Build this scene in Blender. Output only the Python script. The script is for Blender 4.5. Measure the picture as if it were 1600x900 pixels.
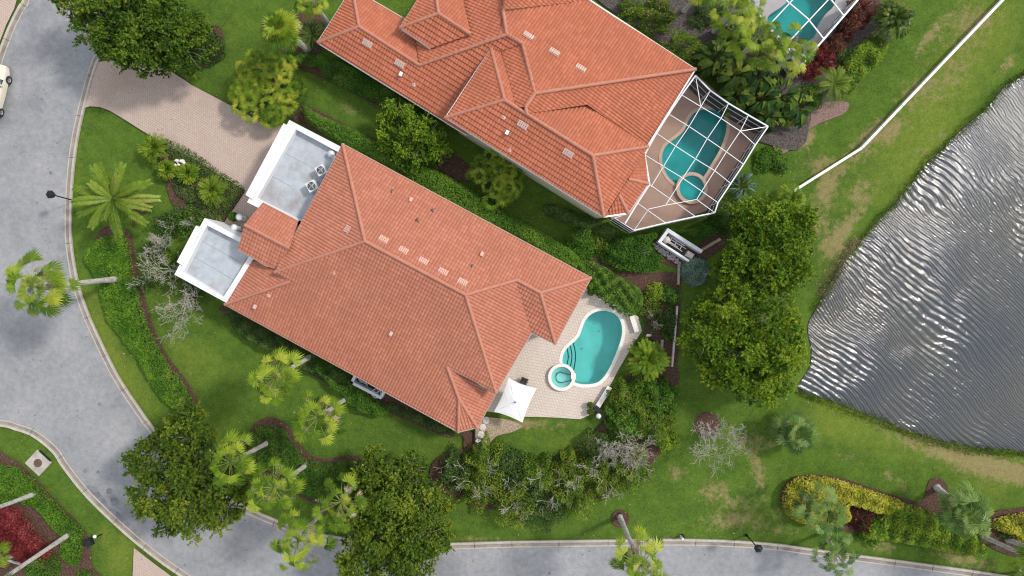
import bpy, bmesh, math, random
import numpy as np
from mathutils import Vector, Matrix, noise as mnoise
from mathutils.geometry import tessellate_polygon

for o in list(bpy.data.objects): bpy.data.objects.remove(o)
SC = bpy.context.scene
COL = SC.collection
R = math.radians
rng = np.random.default_rng(7)
random.seed(7)

# ---------------------------------------------------------------- camera, sky, sun, exposure
S = 0.055            # metres on the ground per photograph pixel
H = 58.7             # flying height of the camera
cam = bpy.data.cameras.new('camera'); camo = bpy.data.objects.new('camera', cam); COL.objects.link(camo)
camo.location = (0, 0, H); camo.rotation_euler = (0, 0, 0)
cam.sensor_width = 36; cam.lens = 36*H/(1600*S); cam.clip_end = 3000; cam.clip_start = 0.5
SC.camera = camo

SUN_DIR = Vector((0.92, 0.40, 0)).normalized()*math.cos(R(47)) + Vector((0, 0, math.sin(R(47))))
world = bpy.data.worlds.new('World'); SC.world = world; world.use_nodes = True
nt = world.node_tree; nt.nodes.clear()
def N(nt, t, **k):
    n = nt.nodes.new(t)
    for a, b in k.items():
        if a.startswith('i_'): n.inputs[a[2:].replace('_', ' ')].default_value = b
        else: setattr(n, a, b)
    return n
out = N(nt, 'ShaderNodeOutputWorld'); bg = N(nt, 'ShaderNodeBackground'); bg.inputs['Strength'].default_value = 0.13
sky = N(nt, 'ShaderNodeTexSky'); sky.sky_type = 'NISHITA'; sky.sun_disc = False
sky.sun_elevation = R(47); sky.sun_rotation = math.atan2(SUN_DIR.x, SUN_DIR.y)
sky.air_density = 1.0; sky.dust_density = 2.0
tc = N(nt, 'ShaderNodeTexCoord'); nz = N(nt, 'ShaderNodeTexNoise'); nz.inputs['Scale'].default_value = 3.2
nz.inputs['Detail'].default_value = 6; nz.inputs['Roughness'].default_value = .6
rp = N(nt, 'ShaderNodeValToRGB'); rp.color_ramp.elements[0].position = .38; rp.color_ramp.elements[1].position = .6
cc = N(nt, 'ShaderNodeValToRGB'); cc.color_ramp.elements[0].color = (5.2, 5.4, 5.9, 1); cc.color_ramp.elements[1].color = (13, 13, 13.2, 1)
cc.color_ramp.elements[0].position = .42; cc.color_ramp.elements[1].position = .68
nz2 = N(nt, 'ShaderNodeTexNoise'); nz2.inputs['Scale'].default_value = 6; nz2.inputs['Detail'].default_value = 5
mx = N(nt, 'ShaderNodeMixRGB')
L = nt.links.new
L(tc.outputs['Generated'], nz.inputs['Vector']); L(tc.outputs['Generated'], nz2.inputs['Vector'])
L(nz.outputs['Fac'], rp.inputs['Fac']); L(nz2.outputs['Fac'], cc.inputs['Fac'])
L(rp.outputs['Color'], mx.inputs['Fac']); L(sky.outputs['Color'], mx.inputs['Color1']); L(cc.outputs['Color'], mx.inputs['Color2'])
L(mx.outputs['Color'], bg.inputs['Color']); L(bg.outputs['Background'], out.inputs['Surface'])

sl = bpy.data.lights.new('sun', 'SUN'); so = bpy.data.objects.new('sun', sl); COL.objects.link(so)
sl.energy = 2.35; sl.angle = R(6.5); sl.color = (1.0, .95, .88)
so.rotation_euler = SUN_DIR.to_track_quat('Z', 'Y').to_euler(); so.location = (60, 25, 70)
SC.view_settings.view_transform = 'Standard'; SC.view_settings.look = 'None'
SC.view_settings.exposure = 0.31; SC.view_settings.gamma = 1.0; SC.view_settings.use_curve_mapping = False
SC.render.engine = 'CYCLES'
SC.cycles.transparent_max_bounces = 16; SC.cycles.filter_width = 1.1

# ---------------------------------------------------------------- helpers
def W(px, py, z=0.0):
    k = S*(H-z)/H
    return Vector(((px-800)*k, (450-py)*k, z))

def lnk(name, me, mat=None, parent=None):
    o = bpy.data.objects.new(name, me); COL.objects.link(o)
    if mat is not None:
        for m in (mat if isinstance(mat, (list, tuple)) else [mat]): me.materials.append(m)
    if parent is not None: o.parent = parent
    return o
def tag(o, label=None, cat=None, group=None, kind=None):
    if label: o['label'] = label
    if cat: o['category'] = cat
    if group: o['group'] = group
    if kind: o['kind'] = kind
    return o
def thing(name, label, cat, loc=(0, 0, 0), group=None, rz=0):
    o = bpy.data.objects.new(name, None); COL.objects.link(o); o.location = loc; o.rotation_euler = (0, 0, rz)
    o.empty_display_size = .3
    return tag(o, label, cat, group)

class MB:
    """collects shapes into one mesh"""
    def __init__(s): s.v = []; s.f = []; s.sm = []
    def add(s, vs, fs, smooth=False):
        b = len(s.v); s.v += [tuple(p) for p in vs]
        for f in fs: s.f.append(tuple(i+b for i in f)); s.sm.append(smooth)
        return s
    def box(s, c, d, rz=0, M=None):
        x, y, z = d[0]/2, d[1]/2, d[2]/2
        m = M if M is not None else Matrix.Rotation(rz, 3, 'Z')
        c = Vector(c)
        vs = [c + m @ Vector((a*x, b*y, e*z)) for e in (-1, 1) for a, b in ((-1, -1), (1, -1), (1, 1), (-1, 1))]
        return s.add(vs, [(3, 2, 1, 0), (4, 5, 6, 7), (0, 1, 5, 4), (1, 2, 6, 5), (2, 3, 7, 6), (3, 0, 4, 7)])
    def tube(s, pts, rad, n=6, cap=True):
        pts = [Vector(p) for p in pts]
        rad = rad if isinstance(rad, (list, tuple)) else [rad]*len(pts)
        vs = []
        for i, p in enumerate(pts):
            a = pts[max(i-1, 0)]; b = pts[min(i+1, len(pts)-1)]
            d = (b-a).normalized()
            r = d.cross(Vector((0, 0, 1)))
            if r.length < .05: r = d.cross(Vector((1, 0, 0)))
            r.normalize(); u = r.cross(d)
            for k in range(n):
                t = 2*math.pi*k/n
                vs.append(p + (r*math.cos(t) + u*math.sin(t))*rad[i])
        fs = [(i*n+k, i*n+(k+1) % n, (i+1)*n+(k+1) % n, (i+1)*n+k) for i in range(len(pts)-1) for k in range(n)]
        if cap: fs += [tuple(range(n-1, -1, -1)), tuple((len(pts)-1)*n+k for k in range(n))]
        return s.add(vs, fs, n > 4)
    def bar(s, a, b, w, h=None):
        a = Vector(a); b = Vector(b); h = h or w
        d = (b-a).normalized(); r = d.cross(Vector((0, 0, 1)))
        if r.length < .05: r = Vector((1, 0, 0))
        r.normalize(); u = r.cross(d)
        vs = [q + r*i*w/2 + u*j*h/2 for q in (a, b) for i, j in ((-1, -1), (1, -1), (1, 1), (-1, 1))]
        return s.add(vs, [(3, 2, 1, 0), (4, 5, 6, 7), (0, 1, 5, 4), (1, 2, 6, 5), (2, 3, 7, 6), (3, 0, 4, 7)])
    def prism(s, poly, z0, z1, bottom=False):
        n = len(poly); vs = [(p[0], p[1], z0) for p in poly] + [(p[0], p[1], z1) for p in poly]
        fs = [(i, (i+1) % n, n+(i+1) % n, n+i) for i in range(n)]
        tr = tessellate_polygon([[Vector((p[0], p[1], 0)) for p in poly]])
        fs += [(n+a, n+b, n+c) for a, b, c in tr]
        return s.add(vs, fs)
    def lathe(s, c, prof, n=20, smooth=True):
        vs = [(c[0]+r*math.cos(2*math.pi*k/n), c[1]+r*math.sin(2*math.pi*k/n), c[2]+z) for r, z in prof for k in range(n)]
        fs = [(i*n+k, i*n+(k+1) % n, (i+1)*n+(k+1) % n, (i+1)*n+k) for i in range(len(prof)-1) for k in range(n)]
        return s.add(vs, fs, smooth)
    def disc(s, c, r, n=20):
        vs = [(c[0]+r*math.cos(2*math.pi*k/n), c[1]+r*math.sin(2*math.pi*k/n), c[2]) for k in range(n)]
        return s.add(vs, [tuple(range(n))])
    def blob(s, c, r, seed=0, sub=2, amp=.2, sc=(1, 1, 1)):
        bm = bmesh.new(); bmesh.ops.create_icosphere(bm, subdivisions=sub, radius=1)
        vs = []
        for v in bm.verts:
            k = 1 + amp*mnoise.noise(v.co*1.7 + Vector((seed*3.1, seed*1.7, seed)))
            vs.append((c[0]+v.co.x*r*k*sc[0], c[1]+v.co.y*r*k*sc[1], c[2]+v.co.z*r*k*sc[2]))
        bm.faces.ensure_lookup_table()
        fs = [tuple(v.index for v in f.verts) for f in bm.faces]; bm.free()
        return s.add(vs, fs, True)
    def build(s, name, mat, parent=None, fix=True):
        me = bpy.data.meshes.new(name); me.from_pydata(s.v, [], s.f)
        me.polygons.foreach_set('use_smooth', s.sm)
        if fix:
            bm = bmesh.new(); bm.from_mesh(me); bmesh.ops.recalc_face_normals(bm, faces=bm.faces); bm.to_mesh(me); bm.free()
        me.update()
        return lnk(name, me, mat, parent)

class Soup:
    """leaf quads with a per-leaf tint, gathered with numpy"""
    def __init__(s): s.q = []; s.t = []
    def quads(s, Q, T):
        Q = np.asarray(Q, dtype=np.float32).reshape(-1, 4, 3)
        s.q.append(Q); s.t.append(np.broadcast_to(np.asarray(T, dtype=np.float32), (len(Q),)).copy()); return s
    def leaves(s, P, size, T, up=.6, asp=.55, var=.35):
        P = np.asarray(P); n = len(P)
        if not n: return s
        nr = rng.normal(size=(n, 3)); nr /= np.linalg.norm(nr, axis=1)[:, None]
        nr[:, 2] = np.abs(nr[:, 2]); nr += np.array([0, 0, up]); nr /= np.linalg.norm(nr, axis=1)[:, None]
        t = rng.normal(size=(n, 3)); t -= (t*nr).sum(1)[:, None]*nr; t /= np.linalg.norm(t, axis=1)[:, None]
        b = np.cross(nr, t)
        l = size*(1 + var*rng.uniform(-1, 1, n))[:, None]/2; w = l*asp
        Q = np.stack([P-t*l, P-b*w+nr*l*.12, P+t*l, P+b*w+nr*l*.12], axis=1)
        return s.quads(Q, T)
    def build(s, name, mat, parent=None):
        Q = np.concatenate(s.q); T = np.concatenate(s.t); n = len(Q)
        me = bpy.data.meshes.new(name)
        me.vertices.add(4*n); me.vertices.foreach_set('co', Q.reshape(-1))
        me.loops.add(4*n); me.loops.foreach_set('vertex_index', np.arange(4*n, dtype=np.int32))
        me.polygons.add(n); me.polygons.foreach_set('loop_start', np.arange(0, 4*n, 4, dtype=np.int32))
        me.polygons.foreach_set('loop_total', np.full(n, 4, dtype=np.int32))
        a = me.attributes.new('tint', 'FLOAT', 'POINT'); a.data.foreach_set('value', np.repeat(np.clip(T, 0, 1), 4).astype(np.float32))
        me.update(calc_edges=True)
        return lnk(name, me, mat, parent)

def smooth_px(pts, closed=True, step=4):
    out = []; n = len(pts)
    rngi = range(n) if closed else range(n-1)
    for i in rngi:
        if closed: p0, p1, p2, p3 = pts[i-1], pts[i], pts[(i+1) % n], pts[(i+2) % n]
        else: p0, p1, p2, p3 = pts[max(i-1, 0)], pts[i], pts[i+1], pts[min(i+2, n-1)]
        for k in range(step):
            t = k/step
            out.append(tuple(.5*((2*p1[j]) + (-p0[j]+p2[j])*t + (2*p0[j]-5*p1[j]+4*p2[j]-p3[j])*t*t + (-p0[j]+3*p1[j]-3*p2[j]+p3[j])*t**3) for j in (0, 1)))
    if not closed: out.append(tuple(pts[-1]))
    return out
def sheet(name, pts, z, mat, smooth=True, kind='structure', holes=(), parent=None, zpx=None, step=4):
    P = smooth_px(pts, step=step) if smooth else pts
    rings = [[W(x, y, z) for x, y in P]] + [[W(x, y, z) for x, y in h] for h in holes]
    tr = tessellate_polygon([[Vector((v.x, v.y, 0)) for v in r] for r in rings])
    V = [v for r in rings for v in r]
    bm = bmesh.new(); bv = [bm.verts.new(v) for v in V]
    for t in tr:
        try: bm.faces.new([bv[i] for i in t])
        except ValueError: pass
    for f in bm.faces:
        f.normal_update()
        if f.normal.z < 0: f.normal_flip()
    me = bpy.data.meshes.new(name); bm.to_mesh(me); bm.free()
    o = lnk(name, me, mat, parent)
    if kind: o['kind'] = kind
    return o
def poly_xy(pts, z=0, smooth=True):
    P = smooth_px(pts) if smooth else pts
    return np.array([W(x, y, z)[:2] for x, y in P])
def inside(P, poly):
    x, y = P[:, 0], P[:, 1]; r = np.zeros(len(P), bool); n = len(poly); j = n-1
    for i in range(n):
        xi, yi = poly[i]; xj, yj = poly[j]
        if yi != yj:
            r ^= ((yi > y) != (yj > y)) & (x < (xj-xi)*(y-yi)/(yj-yi)+xi)
        j = i
    return r
def edge_dist(P, poly, closed=True):
    d = np.full(len(P), 1e9); n = len(poly)
    for i in range(n if closed else n-1):
        a = poly[i]; b = poly[(i+1) % n]; ab = b-a; L2 = (ab**2).sum()+1e-12
        t = np.clip(((P-a)@ab)/L2, 0, 1); q = a+t[:, None]*ab
        d = np.minimum(d, np.hypot(*(P-q).T))
    return d
def sn(x, y, seed=0, f=1.0):
    """smooth pseudo noise 0..1"""
    r = np.random.default_rng(seed); v = np.zeros_like(x, dtype=float)
    for k in range(7):
        a = r.uniform(0, 2*math.pi); fr = f*r.uniform(.6, 2.2); ph = r.uniform(0, 6.28)
        v = v + np.sin((x*math.cos(a)+y*math.sin(a))*fr+ph)
    return np.clip(.5+v/7*1.1, 0, 1)
def inset(poly, d):
    """offset a closed xy polygon inward by d"""
    P = [Vector((p[0], p[1])) for p in poly]; n = len(P)
    area = sum(P[i].x*P[(i+1) % n].y-P[(i+1) % n].x*P[i].y for i in range(n))
    sgn = 1 if area > 0 else -1; o = []
    for i in range(n):
        a, b, c = P[i-1], P[i], P[(i+1) % n]
        d1 = (b-a).normalized(); d2 = (c-b).normalized()
        n1 = Vector((-d1.y, d1.x))*sgn; n2 = Vector((-d2.y, d2.x))*sgn
        m = n1+n2; m = m/max(m.length_squared, .15)*2
        o.append(b+m*d)
    return o

# ---------------------------------------------------------------- materials
MATS = {}
def mat_base(name):
    m = bpy.data.materials.new(name); m.use_nodes = True; nt = m.node_tree
    b = nt.nodes['Principled BSDF']; return m, nt, b
def c4(c): return (c[0], c[1], c[2], 1)
def plain(name, col, rough=.6, metal=0, var=.12, scale=3, bump=0, bscale=30, spec=None, dirt=None, dscale=.6):
    m, nt, b = mat_base(name)
    b.inputs['Roughness'].default_value = rough; b.inputs['Metallic'].default_value = metal
    if spec is not None: b.inputs['Specular IOR Level'].default_value = spec
    tc = N(nt, 'ShaderNodeTexCoord'); n1 = N(nt, 'ShaderNodeTexNoise'); n1.inputs['Scale'].default_value = scale; n1.inputs['Detail'].default_value = 6
    nt.links.new(tc.outputs['Object'], n1.inputs['Vector'])
    r = N(nt, 'ShaderNodeValToRGB'); r.color_ramp.elements[0].position = .3; r.color_ramp.elements[1].position = .7
    r.color_ramp.elements[0].color = c4([x*(1-var) for x in col]); r.color_ramp.elements[1].color = c4([min(1, x*(1+var)) for x in col])
    nt.links.new(n1.outputs['Fac'], r.inputs['Fac']); last = r.outputs['Color']
    if dirt:
        n2 = N(nt, 'ShaderNodeTexNoise'); n2.inputs['Scale'].default_value = dscale; n2.inputs['Detail'].default_value = 8; n2.inputs['Roughness'].default_value = .65
        nt.links.new(tc.outputs['Object'], n2.inputs['Vector'])
        r2 = N(nt, 'ShaderNodeValToRGB'); r2.color_ramp.elements[0].position = .48; r2.color_ramp.elements[1].position = .72
        r2.color_ramp.elements[0].color = (0, 0, 0, 1); r2.color_ramp.elements[1].color = (1, 1, 1, 1)
        mxx = N(nt, 'ShaderNodeMixRGB'); nt.links.new(n2.outputs['Fac'], r2.inputs['Fac']); nt.links.new(r2.outputs['Color'], mxx.inputs['Fac'])
        nt.links.new(last, mxx.inputs['Color1']); mxx.inputs['Color2'].default_value = c4(dirt); last = mxx.outputs['Color']
    nt.links.new(last, b.inputs['Base Color'])
    if bump:
        n3 = N(nt, 'ShaderNodeTexNoise'); n3.inputs['Scale'].default_value = bscale; n3.inputs['Detail'].default_value = 4
        nt.links.new(tc.outputs['Object'], n3.inputs['Vector'])
        bp = N(nt, 'ShaderNodeBump'); bp.inputs['Strength'].default_value = bump; bp.inputs['Distance'].default_value = .05
        nt.links.new(n3.outputs['Fac'], bp.inputs['Height']); nt.links.new(bp.outputs['Normal'], b.inputs['Normal'])
    return m
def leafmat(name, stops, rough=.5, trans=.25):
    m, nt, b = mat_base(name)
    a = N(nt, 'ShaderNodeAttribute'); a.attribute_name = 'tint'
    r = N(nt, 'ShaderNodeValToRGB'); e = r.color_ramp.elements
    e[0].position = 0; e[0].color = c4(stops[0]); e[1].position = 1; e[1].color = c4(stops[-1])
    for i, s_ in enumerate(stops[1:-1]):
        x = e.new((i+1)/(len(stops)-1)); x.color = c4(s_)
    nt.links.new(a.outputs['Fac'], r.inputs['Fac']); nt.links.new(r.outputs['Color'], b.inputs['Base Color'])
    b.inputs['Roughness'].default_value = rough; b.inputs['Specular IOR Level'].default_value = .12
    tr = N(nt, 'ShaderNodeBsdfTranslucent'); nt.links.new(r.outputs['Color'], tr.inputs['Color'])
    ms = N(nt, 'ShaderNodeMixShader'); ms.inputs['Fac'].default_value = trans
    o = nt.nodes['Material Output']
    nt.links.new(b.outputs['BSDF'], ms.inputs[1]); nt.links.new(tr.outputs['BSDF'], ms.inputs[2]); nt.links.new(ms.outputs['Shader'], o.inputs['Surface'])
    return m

M = {}
M['oak'] = leafmat('oak leaves', [(.016, .042, .005), (.055, .12, .010), (.125, .20, .018), (.28, .30, .035)])
M['oak_olive'] = leafmat('olive oak leaves', [(.02, .046, .006), (.062, .118, .011), (.135, .195, .018), (.28, .30, .035)])
M['lime'] = leafmat('lime green leaves', [(.02, .06, .006), (.085, .17, .011), (.19, .28, .018), (.34, .36, .03)])
M['hedge'] = leafmat('hedge leaves', [(.014, .045, .007), (.045, .12, .012), (.09, .19, .018), (.16, .25, .028)])
M['dark'] = leafmat('dark shrub leaves', [(.014, .034, .008), (.035, .08, .015), (.07, .13, .025), (.14, .19, .045)])
M['jasmine'] = leafmat('ground cover leaves', [(.018, .06, .006), (.055, .15, .011), (.11, .23, .016), (.22, .32, .03)])
M['red'] = leafmat('red leaves', [(.035, .008, .008), (.11, .014, .015), (.22, .03, .032), (.33, .08, .07)])
M['copper'] = leafmat('copper leaves', [(.03, .012, .008), (.09, .025, .016), (.17, .05, .03), (.28, .14, .05)])
M['yellow'] = leafmat('golden leaves', [(.07, .10, .01), (.22, .25, .02), (.42, .40, .04), (.58, .52, .10)])
M['gold_green'] = leafmat('gold green leaves', [(.02, .06, .008), (.07, .16, .012), (.20, .29, .02), (.46, .47, .06)])
M['palm'] = leafmat('palm fans', [(.025, .065, .006), (.095, .175, .011), (.23, .32, .024), (.44, .46, .06)], .4, .3)
M['palm_yellow'] = leafmat('yellowing palm fans', [(.025, .06, .01), (.09, .17, .012), (.22, .31, .025), (.50, .46, .06)], .4, .3)
M['palm_silver'] = leafmat('silvery palm fans', [(.018, .05, .012), (.06, .125, .025), (.13, .22, .045), (.27, .36, .11)], .4, .25)
M['phoenix'] = leafmat('feather palm fronds', [(.03, .07, .012), (.11, .20, .02), (.22, .31, .035), (.36, .41, .09)], .4, .3)
M['agave'] = leafmat('blue green leaves', [(.05, .09, .07), (.10, .17, .13), (.19, .28, .22), (.28, .38, .32)])
M['dead'] = leafmat('dead fronds', [(.14, .09, .05), (.28, .20, .12), (.42, .33, .21), (.55, .46, .33)], .8, .15)
M['bop'] = leafmat('broad leaves', [(.012, .035, .01), (.035, .08, .014), (.09, .15, .02), (.24, .27, .04)], .35, .3)
M['damp'] = plain('damp dark asphalt', (.15, .155, .165), .6, var=.3, scale=2, bump=.2)
M['bark'] = plain('grey bark', (.20, .17, .14), .9, var=.3, scale=8, bump=.6)
M['palm_trunk'] = plain('palm trunk bark', (.42, .40, .37), .9, var=.25, scale=6, bump=.6, bscale=14, dirt=(.18, .15, .12), dscale=2)
M['twig'] = plain('pale bare twigs', (.36, .33, .28), .9, var=.2, scale=4)
M['twig_brown'] = plain('brown twigs', (.16, .12, .09), .9, var=.3, scale=4)
M['white'] = plain('white stucco', (.66, .67, .685), .75, var=.04, scale=2, bump=.1, bscale=60, dirt=(.62, .62, .61), dscale=.9)
M['cream'] = plain('cream stucco', (.50, .49, .34), .8, var=.06, scale=2, bump=.1, bscale=60)
M['alu'] = plain('white painted aluminium', (.68, .69, .70), .4, var=.03)
M['flatroof'] = plain('grey flat roof membrane', (.37, .40, .43), .75, var=.12, scale=1.6, dirt=(.27, .245, .235), dscale=.5, bump=.08)
M['concrete'] = plain('concrete', (.40, .37, .32), .85, var=.12, scale=5, dirt=(.22, .19, .16), dscale=1.3, bump=.15)
M['wood'] = plain('weathered timber', (.30, .26, .20), .9, var=.2, scale=5, bump=.3)
M['wicker'] = plain('dark wicker', (.03, .025, .022), .7, var=.3, scale=20)
M['black'] = plain('black metal', (.012, .013, .016), .4, metal=.3, var=.2)
M['grey_metal'] = plain('grey metal', (.35, .36, .37), .45, metal=.6, var=.15)
M['gutter_tan'] = plain('tan gutter metal', (.40, .30, .25), .5)
M['gutter'] = plain('pale gutter metal', (.60, .61, .60), .4, var=.05)
M['stone'] = plain('pale stone', (.55, .50, .44), .8, var=.15, scale=8, bump=.3)
M['rock'] = plain('grey rock', (.36, .33, .32), .9, var=.3, scale=6, bump=.5, bscale=12)
M['fabric'] = plain('off white canvas', (.72, .71, .70), .9, var=.03, scale=2)
M['pot'] = plain('brown glazed pot', (.10, .06, .04), .4)
M['plaster'] = plain('pool plaster', (.46, .72, .70), .7, var=.09, scale=.7)
M['plaster_dk'] = plain('dark pool plaster', (.19, .46, .45), .7, var=.1, scale=.7)
M['plaster_spa'] = plain('spa plaster', (.50, .74, .72), .7, var=.04, scale=1.5)
M['tileline'] = plain('dark step trim tile', (.02, .05, .08), .3)
M['coping'] = plain('white coping stone', (.68, .65, .60), .7, var=.06, scale=6)
M['coping_pink'] = plain('tan coping stone', (.48, .34, .26), .8, var=.1, scale=6)
M['paint_car'] = plain('cream car paint', (.62, .58, .46), .25, var=.01)
M['rubber'] = plain('tyre rubber', (.02, .02, .02), .8)
M['rim'] = plain('alloy rim', (.45, .46, .48), .3, metal=.8)

def glassmat(name, col, rough=.05):
    m, nt, b = mat_base(name); b.inputs['Base Color'].default_value = c4(col); b.inputs['Roughness'].default_value = rough
    return m
M['glass'] = glassmat('dark window glass', (.03, .05, .08))

def watermat(name, tint, gloss_bump=.15, scale=2.5):
    m, nt, b = mat_base(name); o = nt.nodes['Material Output']; nt.nodes.remove(b)
    tr = N(nt, 'ShaderNodeBsdfTransparent'); tr.inputs['Color'].default_value = c4(tint)
    gl = N(nt, 'ShaderNodeBsdfGlossy'); gl.inputs['Roughness'].default_value = .04
    fr = N(nt, 'ShaderNodeFresnel'); fr.inputs['IOR'].default_value = 1.33
    tc = N(nt, 'ShaderNodeTexCoord'); nz = N(nt, 'ShaderNodeTexNoise'); nz.inputs['Scale'].default_value = scale; nz.inputs['Detail'].default_value = 3
    bp = N(nt, 'ShaderNodeBump'); bp.inputs['Strength'].default_value = gloss_bump; bp.inputs['Distance'].default_value = .1
    nt.links.new(tc.outputs['Object'], nz.inputs['Vector']); nt.links.new(nz.outputs['Fac'], bp.inputs['Height'])
    nt.links.new(bp.outputs['Normal'], gl.inputs['Normal']); nt.links.new(bp.outputs['Normal'], fr.inputs['Normal'])
    mx = N(nt, 'ShaderNodeMixShader'); nt.links.new(fr.outputs['Fac'], mx.inputs['Fac'])
    nt.links.new(tr.outputs['BSDF'], mx.inputs[1]); nt.links.new(gl.outputs['BSDF'], mx.inputs[2]); nt.links.new(mx.outputs['Shader'], o.inputs['Surface'])
    return m
M['pool_water'] = watermat('pool water', (.44, .79, .77))
M['pool_water_dk'] = watermat('deep pool water', (.30, .80, .80))
M['spa_water'] = watermat('spa water', (.62, .88, .84))

def screenmat(name, op, col=(.02, .025, .03)):
    m, nt, b = mat_base(name); o = nt.nodes['Material Output']
    b.inputs['Base Color'].default_value = c4(col); b.inputs['Roughness'].default_value = .8
    tr = N(nt, 'ShaderNodeBsdfTransparent'); mx = N(nt, 'ShaderNodeMixShader'); mx.inputs['Fac'].default_value = op
    nt.links.new(tr.outputs['BSDF'], mx.inputs[1]); nt.links.new(b.outputs['BSDF'], mx.inputs[2]); nt.links.new(mx.outputs['Shader'], o.inputs['Surface'])
    return m
M['screen'] = screenmat('insect screen mesh', .05)
M['screen_wall'] = screenmat('insect screen wall', .86, (.012, .016, .022))

def tilemat(name, ca, cb, cc_, dark):
    m, nt, b = mat_base(name); b.inputs['Roughness'].default_value = .75; b.inputs['Specular IOR Level'].default_value = .25
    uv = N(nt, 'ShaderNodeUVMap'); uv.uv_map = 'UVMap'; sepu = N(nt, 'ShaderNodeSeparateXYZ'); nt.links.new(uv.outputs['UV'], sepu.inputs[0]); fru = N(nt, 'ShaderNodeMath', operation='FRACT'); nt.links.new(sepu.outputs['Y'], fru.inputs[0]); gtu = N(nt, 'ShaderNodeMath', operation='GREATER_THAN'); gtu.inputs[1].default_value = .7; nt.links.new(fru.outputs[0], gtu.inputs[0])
    fl = N(nt, 'ShaderNodeVectorMath', operation='FLOOR'); nt.links.new(uv.outputs['UV'], fl.inputs[0])
    wn = N(nt, 'ShaderNodeTexWhiteNoise'); wn.noise_dimensions = '2D'; nt.links.new(fl.outputs['Vector'], wn.inputs['Vector'])
    r = N(nt, 'ShaderNodeValToRGB'); e = r.color_ramp.elements
    e[0].position = 0; e[0].color = c4(ca); e[1].position = 1; e[1].color = c4(cc_); x = e.new(.5); x.color = c4(cb)
    nt.links.new(wn.outputs['Value'], r.inputs['Fac'])
    tc = N(nt, 'ShaderNodeTexCoord'); n2 = N(nt, 'ShaderNodeTexNoise'); n2.inputs['Scale'].default_value = .35; n2.inputs['Detail'].default_value = 7; n2.inputs['Roughness'].default_value = .6
    nt.links.new(tc.outputs['Object'], n2.inputs['Vector'])
    r2 = N(nt, 'ShaderNodeValToRGB'); r2.color_ramp.elements[0].position = .42; r2.color_ramp.elements[1].position = .75
    r2.color_ramp.elements[0].color = (0, 0, 0, 1); r2.color_ramp.elements[1].color = (.75, .75, .75, 1)
    nt.links.new(n2.outputs['Fac'], r2.inputs['Fac'])
    mx = N(nt, 'ShaderNodeMixRGB'); nt.links.new(r2.outputs['Color'], mx.inputs['Fac']); nt.links.new(r.outputs['Color'], mx.inputs['Color1']); mx.inputs['Color2'].default_value = c4(dark)
    mg = N(nt, 'ShaderNodeMixRGB'); nt.links.new(gtu.outputs[0], mg.inputs['Fac']); nt.links.new(mx.outputs['Color'], mg.inputs['Color1']); mg.inputs['Color2'].default_value = c4([x*.74 for x in cb])  # shadow line below each course overlap, painted as a darker band
    nt.links.new(mg.outputs['Color'], b.inputs['Base Color'])
    return m
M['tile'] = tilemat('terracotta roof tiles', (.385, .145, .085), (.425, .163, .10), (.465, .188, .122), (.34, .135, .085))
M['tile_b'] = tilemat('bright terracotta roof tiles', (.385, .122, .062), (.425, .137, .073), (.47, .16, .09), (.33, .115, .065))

def paver(name, ca, cb, joint, size=.22, ang=.5, stain=(.3, .22, .15), stf=.55):
    m, nt, b = mat_base(name); b.inputs['Roughness'].default_value = .85; b.inputs['Specular IOR Level'].default_value = .2
    tc = N(nt, 'ShaderNodeTexCoord'); mp = N(nt, 'ShaderNodeMapping'); mp.inputs['Rotation'].default_value = (0, 0, ang)
    nt.links.new(tc.outputs['Object'], mp.inputs['Vector'])
    br = N(nt, 'ShaderNodeTexBrick'); br.inputs['Color1'].default_value = c4(ca); br.inputs['Color2'].default_value = c4(cb); br.inputs['Mortar'].default_value = c4(joint)
    br.inputs['Scale'].default_value = 1; br.inputs['Brick Width'].default_value = size; br.inputs['Row Height'].default_value = size; br.inputs['Mortar Size'].default_value = .022; br.offset = .5
    br.inputs['Mortar Smooth'].default_value = .3
    nt.links.new(mp.outputs['Vector'], br.inputs['Vector'])
    n2 = N(nt, 'ShaderNodeTexNoise'); n2.inputs['Scale'].default_value = .25; n2.inputs['Detail'].default_value = 8; n2.inputs['Roughness'].default_value = .6
    nt.links.new(tc.outputs['Object'], n2.inputs['Vector'])
    r2 = N(nt, 'ShaderNodeValToRGB'); r2.color_ramp.elements[0].position = .5; r2.color_ramp.elements[1].position = .8
    r2.color_ramp.elements[0].color = (0, 0, 0, 1); r2.color_ramp.elements[1].color = (stf, stf, stf, 1)
    nt.links.new(n2.outputs['Fac'], r2.inputs['Fac'])
    mx = N(nt, 'ShaderNodeMixRGB'); nt.links.new(r2.outputs['Color'], mx.inputs['Fac']); nt.links.new(br.outputs['Color'], mx.inputs['Color1']); mx.inputs['Color2'].default_value = c4(stain)
    nt.links.new(mx.outputs['Color'], b.inputs['Base Color'])
    bp = N(nt, 'ShaderNodeBump'); bp.inputs['Strength'].default_value = .4; bp.inputs['Distance'].default_value = .01; bp.invert = True
    nt.links.new(br.outputs['Fac'], bp.inputs['Height']); nt.links.new(bp.outputs['Normal'], b.inputs['Normal'])
    return m
M['paver_drive'] = paver('driveway pavers', (.47, .37, .31), (.42, .33, .275), (.345, .265, .22), .20, R(28))
M['paver_deck'] = paver('pool deck pavers', (.58, .51, .44), (.53, .46, .39), (.43, .355, .30), .25, R(10), (.46, .38, .32), .4)
M['deck_brown'] = plain('brown textured deck', (.36, .235, .18), .8, var=.08, scale=1.0, dirt=(.29, .19, .15), dscale=.5, bump=.1)
M['deck_grey'] = plain('grey textured deck', (.36, .34, .34), .8, var=.06, scale=1.0, bump=.1)

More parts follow.
